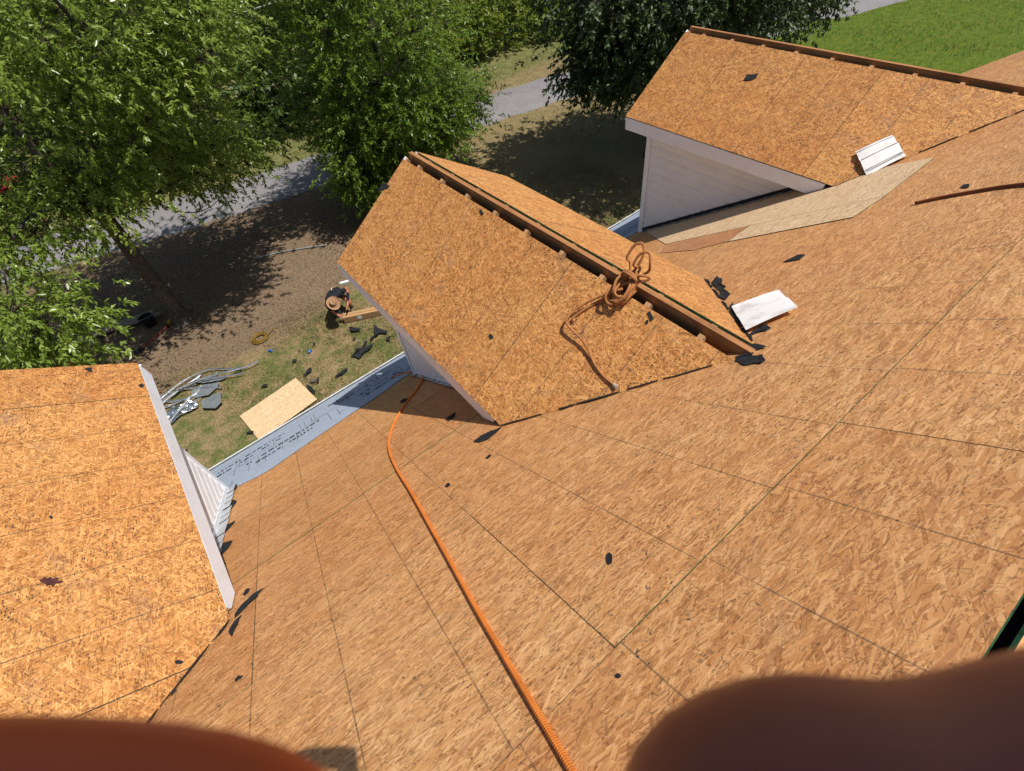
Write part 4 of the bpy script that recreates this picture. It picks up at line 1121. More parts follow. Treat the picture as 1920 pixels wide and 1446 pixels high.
# long cardboard box with a white label
M_CARD = simple('cardboard', (.42, .255, .125), .08, 4, .85, spec=.15, bump=.2, bscale=30)
a, b = Vector((1.745, 11.0, .09)), Vector((4.05, 9.78, .09))
d_ = (b - a).normalized()
bx = tag(empty('cardboard_box', (a.x, a.y, 0)), 'long narrow cardboard box with white label on the lawn', 'box')
s_ = d_.cross(Zu).normalized()
v, f = bar(a, b, .20, .165)
mobj('carton', v, f, M_CARD, bx)
for off in (-.075, .075):
    v, f = bar(a + Zu * .0838 + s_ * off * .0, b + Zu * .0838, .05, .002)
v, f = bar(a + Zu * .0840, b + Zu * .0840, .052, .002)
mobj('tape', v, f, simple('packing_tape', (.36, .20, .09), .06, 6, .4), bx)
c_ = a + d_ * .43 + s_ * .1015 + Zu * .0
v, f = bar(c_ - d_ * .055, c_ + d_ * .055, .002, .10)
mobj('paper_label', v, f, simple('paper_white', (.78, .78, .80), .03, 20, .7), bx)

# yellow cord coil
pts = []
cr = random.Random(2)
cc = Vector((-.285, 12.03, .02))
for k in range(6 * 12):
    an = k * 2 * math.pi / 12
    rr = .165 + .035 * math.sin(k * .63) + cr.uniform(-.012, .012)
    pts.append(cc + Vector((rr * math.cos(an) * 1.12, rr * math.sin(an), .012 + .05 * (k / 72) + cr.uniform(0, .012))))
pts += [cc + Vector((.30, .05, .01)), cc + Vector((.42, .16, .01))]
rope('extension_cord', pts, .011, simple('yellow_cord', (.22, .125, .018), .2, 20, .5), 'coiled yellow extension cord on the soil at the lawn edge', 6, cat='cord', sub=2)
# blue cans
M_CANB = simple('blue_can', (.05, .15, .50), .15, 10, .3, metal=.4)
M_CANS = simple('can_end', (.65, .66, .68), .1, 10, .3, metal=.9)
for i, (p, ang, lb) in enumerate(zip(D['cans'][0], (2.3, .4), ('blue drink can lying on the grass near the yellow cord', 'pale blue drink can lying between cord and cardboard box'))):
    c = Vector((p[0], p[1], .035))
    dd = Vector((math.cos(ang), math.sin(ang), .08)).normalized()
    root = tag(empty('drink_can', (p[0], p[1], 0)), lb, 'can', 'blue drink cans on the lawn')
    P = [c - dd * .058, c - dd * .050, c + dd * .045, c + dd * .056]
    V, F = [], []
    nn = dd.orthogonal().normalized()
    bb = dd.cross(nn)
    for pp, rr in zip(P, (.026, .033, .033, .025)):
        for k in range(14):
            t = k * 2 * math.pi / 14
            V.append(pp + (nn * math.cos(t) + bb * math.sin(t)) * rr)
    for j in range(3):
        for k in range(14): F.append((j * 14 + k, j * 14 + (k + 1) % 14, j * 14 + 14 + (k + 1) % 14, j * 14 + 14 + k))
    mobj('can_body', V, F, M_CANB, root, smooth=True)
    for e, rr in ((P[0], .026), (P[-1], .025)):
        V = [e + (nn * math.cos(k * 2 * math.pi / 14) + bb * math.sin(k * 2 * math.pi / 14)) * rr * .99 for k in range(14)]
        mobj('can_end', V, [tuple(range(14))], M_CANS, root)

# boards, bucket and tools under the near tree
M_OLDW = lumber('old_grey_wood', (.20, .16, .12), (.40, .33, .25), (1, 16, 16))
L_P = ['longer grey weathered plank under the left tree', 'shorter pale weathered plank beside the longer one']
for i, (p, lb) in enumerate(zip(D['plank'], L_P)):
    A, B = Vector(p[0]), Vector(p[-1])
    if i == 1: A = A.lerp(B, .05); B = B + (B - A) * .06
    v, f = bar(A + Zu * (.03 + .02 * i), B + Zu * (.06 + .02 * i), .22 if i == 0 else .14, .045)
    tag(world_obj('plank', v, f, M_OLDW), lb, 'plank', 'old planks under the left tree')
def lathe(prof, c, n=20, ax=Zu):
    V, F = [], []
    u = ax.orthogonal().normalized()
    w_ = ax.cross(u)
    for r_, h_ in prof:
        for k in range(n):
            t = 2 * math.pi * k / n
            V.append(Vector(c) + ax * h_ + (u * math.cos(t) + w_ * math.sin(t)) * r_)
    for j in range(len(prof) - 1):
        for k in range(n): F.append((j * n + k, j * n + (k + 1) % n, j * n + n + (k + 1) % n, j * n + n + k))
    F.append(tuple(range(n - 1, -1, -1)))
    return V, F
M_BLKP = simple('black_plastic', (.012, .012, .014), .2, 10, .5)
bk = tag(empty('black_tub', (-2.52, 15.1, 0)), 'round black rubber tub on the soil beside the tree trunk', 'tub')
v, f = lathe([(.15, .0), (.19, .26), (.205, .26), (.205, .29), (.185, .29), (.145, .02), (.0, .02)], (-2.52, 15.1, 0))
mobj('tub', v, f, M_BLKP, bk, smooth=False)
pts = [(-2.52 - .2, 15.1, .27), (-2.52 - .21, 15.02, .33), (-2.52 - .1, 14.9, .36), (-2.52 + .1, 14.9, .36), (-2.52 + .21, 15.02, .33), (-2.52 + .2, 15.1, .27)]
v, f = tube(smooth_path(pts, 4), .006, 6)
mobj('handle', v, f, M_GALV, bk)
M_REDT = simple('red_tool', (.42, .05, .03), .15, 10, .45)
M_YEL = simple('yellow_tool', (.42, .27, .02), .15, 10, .45)
tl_ = tag(empty('long_handled_tool', (-2.4, 14.45, 0)), 'red handled tool lying on the soil below the black tub', 'tool')
v, f = tube([(-2.10, 14.62, .04), (-2.95, 14.20, .03)], .016, 8)
mobj('handle', v, f, M_REDT, tl_)
v, f = bar((-2.95, 14.20, .03), (-3.15, 14.10, .03), .16, .02)
mobj('blade', v, f, M_BLKP, tl_)
yt = tag(empty('power_tool', (-2.02, 14.72, 0)), 'yellow and black cordless tool at the foot of the tree trunk', 'tool')
v, f = bar((-2.12, 14.68, .06), (-1.90, 14.80, .07), .075, .085)
mobj('tool_body', v, f, M_YEL, yt)
v, f = bar((-2.12, 14.68, .03), (-2.16, 14.55, .03), .05, .05)
mobj('grip', v, f, M_BLKP, yt)
v, f = tube([(-1.90, 14.80, .07), (-1.80, 14.855, .07)], .022, 8)
mobj('chuck', v, f, M_GALV, yt)
# things just showing over the left dormer
mt = tag(empty('red_fuel_can', (-4.5, 14.8, 0)), 'red plastic can standing behind the left dormer edge', 'can')
v, f = boxv(-4.62, -4.38, 14.7, 14.9, .02, .26)
v = [Vector(a) for a in v]
mobj('can_body', v, f, M_REDT, mt)
v, f = tube([(-4.42, 14.8, .26), (-4.38, 14.8, .32), (-4.30, 14.8, .38)], .018, 8)
mobj('spout', v, f, M_REDT, mt)
v, f = tube([(-4.60, 14.8, .26), (-4.60, 14.8, .31), (-4.50, 14.8, .31), (-4.50, 14.8, .26)], .012, 6)
mobj('handle', v, f, M_REDT, mt)
tb = tag(empty('black_bag', (-5.1, 15.4, 0)), 'slumped black bag behind the left dormer edge', 'bag')
bm = bmesh.new()
bmesh.ops.create_icosphere(bm, subdivisions=3, radius=.24)
rr = random.Random(8)
for vtx in bm.verts:
    vtx.co.z = max(vtx.co.z * .7, -.13) + .13
    vtx.co *= 1 + .08 * math.sin(vtx.co.x * 19) * math.cos(vtx.co.y * 17)
me = bpy.data.meshes.new('bag_body'); bm.to_mesh(me); bm.free(); me.materials.append(M_BLKP)
o = bpy.data.objects.new('bag_body', me); place(o, tb, Matrix.Translation((-5.1, 15.4, 0)))
v, f = tube(smooth_path([(-5.2, 15.4, .26), (-5.18, 15.4, .36), (-5.06, 15.4, .36), (-5.02, 15.4, .26)], 4), .014, 6)
mobj('strap', v, f, M_BLKP, tb)
# parked red car glimpsed through leaves beyond the drive
car = tag(empty('parked_car', (-7.0, 28.9, 0)), 'red car parked beyond the drive, mostly hidden by leaves', 'car')
CM = Matrix.Translation((-7.0, 28.9, 0)) @ Matrix.Rotation(math.radians(-14), 4, 'Z')
M_CAR = simple('red_car_paint', (.36, .035, .04), .05, 3, .25, spec=.6)
M_GLS = simple('dark_car_glass', (.02, .025, .03), .1, 3, .08, spec=.6)
prof = [(-2.1, .32), (-2.15, .62), (-2.0, .86), (-1.35, .95), (-.75, 1.38), (.55, 1.42), (1.25, 1.0), (2.0, .86), (2.15, .6), (2.1, .32)]
n = len(prof)
V = []
for sgn in (-1, 1):
    for x_, z_ in prof: V.append((x_, sgn * (.86 if z_ < 1.1 else .66), z_))
F = [tuple(range(n - 1, -1, -1)), tuple(range(n, 2 * n))] + [(i, (i + 1) % n, n + (i + 1) % n, n + i) for i in range(n)]
mobj('body', V, F, M_CAR, car, M=CM)
for sgn in (-1, 1):
    v = [(-1.2, sgn * .80, .98), (-.75, sgn * .685, 1.33), (.5, sgn * .685, 1.36), (1.05, sgn * .80, 1.0)]
    v = [(a, b + sgn * .012, c) for a, b, c in v]
    mobj('window', v, [(0, 1, 2, 3)] if sgn < 0 else [(3, 2, 1, 0)], M_GLS, car, M=CM)
v = [(-1.30, -.62, .975), (-1.30, .62, .975), (-.80, .58, 1.37), (-.80, -.58, 1.37)]
mobj('windscreen', [(a - .015, b, c + .012) for a, b, c in v], [(0, 1, 2, 3)], M_GLS, car, M=CM)
for x_ in (-1.35, 1.35):
    for sgn in (-1, 1):
        v, f = lathe([(.0, -.1), (.31, -.1), (.33, -.06), (.33, .06), (.31, .1), (.2, .1), (.18, .08), (.0, .08)], (x_, sgn * .78, .33), 18, Vector((0, sgn, 0)))
        mobj('wheel', v, f, M_BLKP, car, M=CM)
# overhead wire in the trees
P = [Vector((-30, 25.0, 5.6)).lerp(Vector((40, 25.0, 6.2)), t / 24) - Zu * (1.6 * (1 - (2 * t / 24 - 1) ** 2)) for t in range(25)]
v, f = tube(P, .02, 6)
tag(world_obj('overhead_wire', v, f, simple('wire_grey', (.33, .34, .33), .1, 3, .5)), 'thin grey overhead wire crossing between the background trees', 'wire')

# ------------------------------------------------------------------ foliage
def leaf_mat(name, dark, mid, light, gloss=.42, trans=.35):
    N = NT(name)
    a = N.n('ShaderNodeAttribute', attribute_name='v')
    col = N.ramp(a.outputs['Fac'], [(0, dark), (.5, mid), (1, light)])
    m = N.out(col, gloss, spec=.55)
    tr = N.n('ShaderNodeBsdfTranslucent')
    N.t.links.new(N.mix(.5, col, c4(tuple(min(1, x * 1.6) for x in light))), tr.inputs[0])
    mx = N.n('ShaderNodeMixShader')
    mx.inputs[0].default_value = trans
    N.t.links.new(N.b.outputs[0], mx.inputs[1])
    N.t.links.new(tr.outputs[0], mx.inputs[2])
    N.t.links.new(mx.outputs[0], N.t.nodes['Material Output'].inputs[0])
    return m
M_LF_OAK = leaf_mat('oak_leaves', (.090, .150, .018), (.185, .275, .036), (.36, .43, .10), .30, .42)
M_LF_MID = leaf_mat('willow_oak_leaves', (.065, .135, .012), (.13, .225, .020), (.25, .34, .05), .38, .38)
M_LF_DRK = leaf_mat('dark_evergreen_leaves', (.018, .040, .010), (.038, .072, .016), (.095, .135, .036), .52, .2)
M_LF_SHR = leaf_mat('shrub_leaves', (.075, .125, .014), (.16, .23, .022), (.29, .34, .045), .5, .4)
M_LF_WOOD = leaf_mat('woodland_leaves', (.032, .066, .010), (.065, .12, .015), (.14, .19, .028), .45, .35)
M_BARK = simple('bark', (.105, .085, .070), .45, 9, .95, spec=.1, bump=1.0, bscale=26, bdist=.03)
M_BARKD = simple('dark_twig', (.060, .048, .040), .3, 9, .95, spec=.1)

def unit(a):
    return a / np.maximum(1e-9, np.linalg.norm(a, axis=1, keepdims=True))
def leaves_mesh(name, P, Dr, L, W, g, fold=.25):
    """P base points, Dr directions; a folded four-sided leaf each"""
    n = len(P)
    Dr = unit(Dr)
    up = np.tile([0, 0, 1.0], (n, 1)) + g.normal(0, .55, (n, 3))
    S = unit(np.cross(Dr, up))
    Nn = np.cross(S, Dr)
    L = L * g.uniform(.65, 1.25, (n, 1))
    W = W * g.uniform(.7, 1.2, (n, 1))
    curl = g.uniform(-.1, .25, (n, 1))
    V = np.empty((n, 4, 3))
    V[:, 0] = P
    V[:, 1] = P + Dr * L * .48 + S * W + Nn * W * fold
    V[:, 2] = P + Dr * L - Nn * L * curl
    V[:, 3] = P + Dr * L * .48 - S * W + Nn * W * fold
    V = V.reshape(-1, 3)
    b = np.arange(n) * 4
    T = np.stack([np.stack([b, b + 1, b + 2], 1), np.stack([b, b + 2, b + 3], 1)], 1).reshape(-1, 3)
    return V, T
def big_mesh(name, V, T, mat, val=None, smooth=False):
    me = bpy.data.meshes.new(name)
    me.vertices.add(len(V))
    me.vertices.foreach_set('co', np.ascontiguousarray(V, dtype=np.float32).ravel())
    me.loops.add(T.size)
    me.loops.foreach_set('vertex_index', np.ascontiguousarray(T, dtype=np.int32).ravel())
    me.polygons.add(len(T))
    me.polygons.foreach_set('loop_start', np.arange(0, T.size, 3, dtype=np.int32))
    me.polygons.foreach_set('loop_total', np.full(len(T), 3, dtype=np.int32))
    me.materials.append(mat)
    me.update(calc_edges=True)
    if val is not None:
        a = me.attributes.new('v', 'FLOAT', 'POINT')
        a.data.foreach_set('value', np.ascontiguousarray(val, dtype=np.float32))
    return me
def make_tree(name, label, base, trunk, ells, nclump, nspray, nleaf, leafLW, mat, seed, group=None, spread=.42, slen=.38, droop=.25, outer=.45, trunk_r=(.2, .1), bare=0, hang=0.0, cat='tree', extra=()):
    g = np.random.default_rng(seed)
    bx, by = base
    root = tag(empty(name, (bx, by, 0)), label, cat, group)
    Tp = smooth_path(trunk, 5)
    # trunk with flared foot
    V, F = [], []
    sides = 12
    rt = random.Random(seed)
    for i, p in enumerate(Tp):
        t = i / (len(Tp) - 1)
        r0 = trunk_r[0] + (trunk_r[1] - trunk_r[0]) * t
        fl = 1 + .75 * max(0, 1 - p.z / .45) ** 2
        for k in range(sides):
            a = 2 * math.pi * k / sides
            lob = 1 + (.16 * (fl - 1) / .75 + .05) * math.sin(3 * a + 1) + .04 * math.sin(7 * a + i)
            V.append((p.x + r0 * fl * lob * math.cos(a), p.y + r0 * fl * lob * math.sin(a), p.z))
    for i in range(len(Tp) - 1):
        for k in range(sides): F.append((i * sides + k, i * sides + (k + 1) % sides, (i + 1) * sides + (k + 1) % sides, (i + 1) * sides + k))
    F.append(tuple((len(Tp) - 1) * sides + k for k in range(sides)))
    mobj('trunk', [(x - bx, y - by, z) for x, y, z in V], F, M_BARK, root, smooth=True, M=Matrix.Translation((bx, by, 0)))
    # clumps
    C = []
    wts = np.array([e[2] for e in ells], float)
    wts /= wts.sum()
    for (c, r, _w), wt in zip(ells, wts):
        m = max(1, int(round(nclump * wt)))
        d = unit(g.normal(0, 1, (m, 3)))
        rad = (outer + (1 - outer) * g.random((m, 1)) ** .6)
        C.append(np.array(c) + d * rad * np.array(r))
    C = np.concatenate(C)
    C = C[C[:, 2] > .25]
    # limbs
    tubes = []
    tp = np.array([list(p) for p in Tp])
    nodes_ = [Vector(q) for q in tp[len(tp) // 2:]]
    for path, r0 in extra:
        sp_ = smooth_path(path, 5)
        nodes_ += sp_[2:]
        tubes.append(tube(sp_, r0, 6, .006, cap=False))
    ntr = np.array([list(q) for q in nodes_])
    na = ntr.copy()
    dist0 = np.min(np.linalg.norm(C[:, None, :] - ntr[None, :, :], axis=2), axis=1)
    for ci in np.argsort(dist0):
        c = C[ci]
        dd = np.linalg.norm(na - c, axis=1) + .8 * np.maximum(0, na[:, 2] - c[2]) * (1 - hang)
        a = nodes_[int(np.argmin(dd))]; e = Vector(c)
        ln = (e - a).length
        mid = a.lerp(e, .5) + Vector((g.normal(0, .08), g.normal(0, .08), .10 * ln * (1 - hang)))
        pth = smooth_path([a, mid, e], 4)
        tubes.append(tube(pth, .010 + .012 * ln + (.02 if dist0[ci] > .8 and ln > 1.0 else 0), 5, .006, cap=False))
        nodes_ += [pth[3], pth[5], e]
        na = np.concatenate([na, [list(pth[3]), list(pth[5]), list(e)]])
    # sprays
    m = len(C)
    O = np.repeat(C, nspray, 0) + g.normal(0, 1, (m * nspray, 3)) * np.array([spread, spread, spread * .62])
    out = O - np.repeat(C, nspray, 0)
    ctr = np.array([np.mean([e[0] for e in ells], 0)])
    sdv = unit(unit(out) * .8 + unit(O - ctr) * .6 + g.normal(0, .45, O.shape))
    sdv[:, 2] = sdv[:, 2] * .6 - droop
    sdv = unit(sdv)
    sl = slen * g.uniform(.6, 1.3, (len(O), 1))
    t = g.random((len(O), nleaf, 1)) * .9 + .1
    LP = O[:, None, :] + sdv[:, None, :] * sl[:, None, :] * t
    LP[:, :, 2] -= .10 * (t[:, :, 0] ** 2) * droop * 2
    LD = sdv[:, None, :] + g.normal(0, .75, (len(O), nleaf, 3))
    LD[:, :, 2] -= droop * .8
    V, T = leaves_mesh('crown', LP.reshape(-1, 3), LD.reshape(-1, 3), leafLW[0], leafLW[1], g)
    clv = np.repeat(g.uniform(-.24, .24, m), nspray * nleaf)
    val = np.clip(g.normal(.5, .22, len(clv)) + clv, 0, 1)
    V = V - np.array([bx, by, 0])
    ok = V[:, 2].reshape(-1, 4).min(1) > .02
    V = V.reshape(-1, 4, 3)[ok].reshape(-1, 3)
    val = val[ok]
    b = np.arange(len(val)) * 4
    T = np.stack([np.stack([b, b + 1, b + 2], 1), np.stack([b, b + 2, b + 3], 1)], 1).reshape(-1, 3)
    o = bpy.data.objects.new('crown', big_mesh('crown', V, T, mat, np.repeat(val, 4)))
    tag(o, kind='stuff')
    place(o, root, Matrix.Translation((bx, by, 0)))
    # twigs that carry the sprays
    sel = g.random(len(O)) < .55
    A = np.repeat(C, nspray, 0)[sel]; B = (O + sdv * sl)[sel]
    per = unit(np.cross(B - A, g.normal(0, 1, A.shape))) * .006
    per2 = unit(np.cross(B - A, per)) * .006
    TV = np.stack([A + per * 1.4, A - per * .7 + per2, A - per * .7 - per2, B], 1).reshape(-1, 3) - np.array([bx, by, 0])
    b = np.arange(len(A)) * 4
    TT = np.stack([np.stack([b, b + 1, b + 3], 1), np.stack([b + 1, b + 2, b + 3], 1), np.stack([b + 2, b, b + 3], 1)], 1).reshape(-1, 3)
    o = bpy.data.objects.new('twigs', big_mesh('twigs', TV, TT, M_BARKD))
    tag(o, kind='stuff')
    place(o, root, Matrix.Translation((bx, by, 0)))
    v, f = join(tubes)
    tag(mobj('limbs', [(a[0] - bx, a[1] - by, a[2]) for a in v], f, M_BARKD, root, smooth=True, M=Matrix.Translation((bx, by, 0))), kind='stuff')
    return root

# the near oak on the left: trunk in view, crown over the yard and drive
make_tree('oak_tree', 'big oak with bare grey trunk and glossy leaves at the left', (-1.72, 14.57),
          [(-1.72, 14.57, -.05), (-1.70, 14.57, .6), (-1.66, 14.6, 1.8), (-1.60, 14.62, 3.2), (-1.75, 14.7, 4.6), (-1.7, 14.8, 6.2)],
          [((-.1, 15.4, 6.7), (4.2, 3.4, 2.4), 6.0), ((1.3, 12.9, 6.4), (2.0, 1.4, 1.0), 1.3), ((-3.55, 11.2, 3.2), (.85, .8, .85), .8), ((-4.3, 13.0, 4.3), (1.2, 1.2, .9), .8), ((1.6, 16.3, 2.9), (1.6, 1.0, .8), .9), ((-.9, 14.5, 4.35), (1.5, .9, .7), .8), ((-2.1, 13.9, 3.9), (.9, .7, .6), .45), ((.6, 15.5, 3.9), (1.2, .8, .6), .5), ((-.2, 17.2, 3.5), (1.8, 1.0, .8), .7), ((-3.6, 16.0, 4.2), (2.0, 1.6, 1.0), .8)],
          235, 30, 16, (.125, .027), M_LF_OAK, 3, spread=.46, slen=.42, droop=.30, outer=.25, trunk_r=(.21, .13),
          extra=[([(-1.6, 14.6, 3.2), (-.6, 15.2, 3.0), (.5, 15.9, 2.9), (1.7, 16.2, 2.7), (2.6, 16.0, 2.2)], .05),
                 ([(-1.6, 14.6, 3.4), (-2.4, 13.6, 4.1), (-3.2, 12.4, 3.9), (-3.6, 11.4, 3.2)], .06),
                 ([(-.6, 15.2, 3.0), (-.1, 15.2, 2.4), (.5, 15.3, 2.2), (1.2, 15.6, 2.3)], .02),
                 ([(-1.6, 14.62, 3.2), (-2.4, 15.4, 4.2), (-3.4, 16.2, 5.0)], .06)])
# the denser tree in the centre, branches nearly down to the ground
make_tree('willow_oak_tree', 'dense bright green tree behind the middle dormer', (7.0, 15.9),
          [(7.0, 15.9, -.05), (7.0, 15.9, 1.5), (6.95, 15.95, 4), (7.0, 16, 7.5)],
          [((6.9, 15.9, 5.2), (2.9, 2.7, 4.2), 5), ((6.7, 15.4, 2.4), (2.6, 2.2, 1.6), 3.0), ((5.5, 14.8, 1.3), (1.1, .9, .9), .6), ((8.6, 15.4, 2.4), (1.2, 1.2, 1.0), .6)],
          230, 36, 18, (.115, .021), M_LF_MID, 8, spread=.34, slen=.42, droop=.16, outer=.45, trunk_r=(.2, .09))
# the dark evergreen behind the far dormer
make_tree('evergreen_tree', 'dark drooping evergreen tree behind the far dormer', (13.6, 10.6),
          [(13.6, 10.6, -.05), (13.6, 10.6, 1.5), (13.65, 10.6, 4), (13.6, 10.7, 8)],
          [((13.6, 10.7, 5.6), (3.6, 3.4, 3.4), 5), ((14.6, 11.6, 3.5), (3.3, 2.3, 1.4), 2.4), ((12.4, 11.2, 3.6), (1.8, 1.5, 1.1), 1.0), ((18.2, 10.4, 4.3), (2.8, 2.0, 2.0), 1.8)],
          260, 36, 16, (.14, .036), M_LF_DRK, 12, spread=.42, slen=.42, droop=.38, outer=.40, trunk_r=(.24, .1), hang=.5)

# shrubs and woods beyond the drive
def shrub(name, label, x, y, r, h, mat, seed, n=26, leaf=(.17, .045), cat='shrub', group='shrubs along the far side of the drive', lean=0):
    make_tree(name, label, (x, y), [(x, y, -.05), (x, y, h * .3), (x, y, h * .7)], [((x, y, h * .5), (r, r * .9, h * .5), 1)], n, 22, 11, leaf, mat, seed, group, spread=r * .24, slen=.4, droop=.1, outer=.35, trunk_r=(.06, .03), cat=cat)
shrub('roadside_shrub', 'yellow-green shrub at the verge, next to the dark evergreen', 20.6, 24.6, 1.9, 3.0, M_LF_SHR, 31)
shrub('roadside_shrub', 'round green shrub on the verge, second from the dark evergreen', 18.0, 25.0, 1.7, 3.2, M_LF_SHR, 32)
shrub('roadside_shrub', 'olive shrub on the verge, third from the dark evergreen', 15.6, 25.2, 1.6, 2.8, M_LF_SHR, 33)
shrub('roadside_shrub', 'low shrub on the verge just right of the dense bright tree', 13.2, 24.6, 1.4, 2.0, M_LF_SHR, 34)
shrub('roadside_shrub', 'tall yellowish shrub behind the verge, at the top edge', 17.2, 28.6, 2.4, 4.2, M_LF_SHR, 35)
wood = [(24.5, 27, 3.0, 5.0), (21.5, 31, 3.2, 6.5), (13.0, 29.5, 3.2, 6.5), (8.5, 28.0, 2.6, 5.5), (4.2, 29.5, 3.0, 6.5), (-1.2, 29.2, 2.8, 6.0), (10.6, 24.8, 1.6, 3.6), (5.6, 25.2, 1.5, 3.2), (.6, 26.0, 1.6, 3.4), (-7.8, 27.2, 2.2, 5.5), (9.0, 36, 4.0, 9), (1.0, 38, 4.4, 9), (-7.5, 36, 4.2, 9), (16, 38, 4.2, 9), (-13, 31, 3.6, 7), (-3, 48, 6, 9), (8, 50, 6, 9), (-14, 46, 6, 9)]
wl = ['wooded tree right of the roadside shrubs, at the top edge', 'wooded tree behind the tall yellowish shrub', 'wooded tree directly behind the dense bright tree', 'woodland tree left of the dense bright tree, first behind the drive', 'woodland tree behind the oak crown, near the overhead wire', 'woodland tree seen through the oak, behind the drive bend', 'low woodland shrub at the drive behind the dense bright tree', 'low shrub across the drive, left of the dense bright tree', 'low shrub across the drive behind the oak branches', 'tree beside the red car at the left edge', 'far woodland tree in the second row, behind the drive centre', 'far woodland tree in the second row, behind the oak', 'far woodland tree in the second row, at the top left', 'far woodland tree in the second row, behind the shrubs', 'tree at the far left beyond the red car', 'distant tree at the back of the wood, left of centre', 'distant tree at the back of the wood, centre', 'distant tree at the back of the wood, top left corner']
for i, ((x, y, r, h), lb) in enumerate(zip(wood, wl)):
    shrub('woodland_tree', lb, x, y, r, h, M_LF_WOOD if i % 3 else M_LF_SHR if i in (6,) else M_LF_WOOD, 50 + i, n=34 if h > 4 else 26, leaf=(.22, .06) if h < 8 else (.34, .09), cat='tree', group='woodland trees beyond the drive')

# grass blades over the yard
g = np.random.default_rng(77)
def blades(n, x0, x1, y0, y1, h, keep):
    P = np.stack([g.uniform(x0, x1, n), g.uniform(y0, y1, n), np.zeros(n)], 1)
    cl = np.sin(P[:, 0] * 5.1 + np.sin(P[:, 1] * 3.7) * 2) * np.sin(P[:, 1] * 4.3 + np.sin(P[:, 0] * 2.9) * 2)
    P = P[keep(P) & (g.random(n) < .55 + .45 * cl)]
    n = len(P)
    a = g.uniform(0, 6.283, n)
    hh = h * g.uniform(.5, 1.4, n)
    wv = g.uniform(.006, .012, n)
    S = np.stack([np.cos(a) * wv, np.sin(a) * wv, np.zeros(n)], 1)
    tip = P + np.stack([g.normal(0, .7, n) * hh, g.normal(0, .7, n) * hh, hh], 1)
    V = np.stack([P - S - [0, 0, .03], P + S - [0, 0, .03], tip], 1).reshape(-1, 3)
    return V, np.arange(n * 3).reshape(-1, 3), np.repeat(g.random(n), 3)
def near_road(P):
    rc = np.array([[c.x, c.y] for c in ROADC])
    d = np.full(len(P), 99.0)
    for a, b in zip(rc[:-1], rc[1:]):
        ab = b - a
        t = np.clip(((P[:, :2] - a) @ ab) / (ab @ ab), 0, 1)
        d = np.minimum(d, np.linalg.norm(P[:, :2] - (a + t[:, None] * ab), axis=1))
    return d
keep1 = lambda P: (near_road(P) > 1.42) & ~((P[:, 0] < 4.5) & (P[:, 1] > 12.4) & (g.random(len(P)) < .86))
parts = [blades(150000, -6, 12, 6.2, 13, .045, keep1), blades(80000, 0, 20, 11, 22.5, .06, keep1), blades(60000, 18, 42, 4, 20, .09, keep1)]
V = np.concatenate([p_[0] for p_ in parts]); val = np.concatenate([p_[2] for p_ in parts])
o = bpy.data.objects.new('grass', big_mesh('grass', V, np.arange(len(V)).reshape(-1, 3), M_GRASS, val))
tag(o, 'short dry and green lawn grass around the house', 'grass', kind='stuff')
place(o, None, Matrix.Identity(4))

# dry leaf litter on the bare soil and verge
n = 9000
P = np.stack([g.uniform(-8, 9, n), g.uniform(11.5, 20.5, n), np.full(n, .012)], 1)
P = P[(near_road(P) > 1.25) & ((P[:, 0] < 5) | (g.random(n) < .25))]
V, T = leaves_mesh('leaf_litter', P, g.normal(0, 1, P.shape) * np.array([1, 1, .15]), .07, .017, g)
M_LIT = leaf_mat('dry_leaves', (.075, .045, .028), (.16, .10, .06), (.30, .21, .125), .8, .1)
o = bpy.data.objects.new('leaf_litter', big_mesh('leaf_litter', V, T, M_LIT, np.repeat(g.random(len(P)), 4)))
tag(o, 'dry brown leaf litter on the bare soil under the trees', 'leaf litter', kind='stuff')
place(o, None, Matrix.Identity(4))

# ------------------------------------------------------------------ people
def figure(name, nodes, edges, root, mats, parent, M=None, levels=2):
    """one continuous skinned body; nodes: key -> (pos, radius, material index)"""
    keys = list(nodes)
    me = bpy.data.meshes.new(name)
    me.from_pydata([nodes[k][0] for k in keys], [(keys.index(a), keys.index(b)) for a, b in edges], [])
    o = bpy.data.objects.new(name, me)
    COL.objects.link(o)
    sk = o.modifiers.new('skin', 'SKIN')
    sk.use_smooth_shade = True
    lay = me.skin_vertices[0].data if me.skin_vertices else None
    if lay is None:
        bm = bmesh.new(); bm.from_mesh(me); bm.verts.layers.skin.verify(); bm.to_mesh(me); bm.free()
        lay = me.skin_vertices[0].data
    for i, k in enumerate(keys):
        r = nodes[k][1]
        lay[i].radius = (r, r) if not isinstance(r, tuple) else r
        lay[i].use_root = (k == root)
    ss = o.modifiers.new('sub', 'SUBSURF')
    ss.levels = levels
    ss.render_levels = levels
    dg = bpy.context.evaluated_depsgraph_get()
    dg.update()
    m2 = bpy.data.meshes.new_from_object(o.evaluated_get(dg))
    COL.objects.unlink(o)
    bpy.data.objects.remove(o)
    m2.name = name
    m2.materials.clear()
    for m in mats: m2.materials.append(m)
    segs = [(Vector(nodes[a][0]), Vector(nodes[b][0]), nodes[a], nodes[b]) for a, b in edges]
    for p_ in m2.polygons:
        c = p_.center
        best, bi = 1e9, 0
        for A, B, na, nb in segs:
            ab = B - A
            t = max(0, min(1, (c - A).dot(ab) / max(1e-9, ab.dot(ab))))
            d = (c - (A + ab * t)).length
            if d < best: best, bi = d, (na[2] if t < .5 else nb[2])
        p_.material_index = bi
        p_.use_smooth = True
    o = bpy.data.objects.new(name, m2)
    return place(o, parent, M if M is not None else Matrix.Identity(4))
M_SKIN = simple('skin_sunburnt', (.42, .165, .095), .12, 12, .55, spec=.3)
M_SHIRT = simple('black_shirt', (.012, .014, .022), .3, 14, .85, bump=.4, bscale=20, bdist=.01)
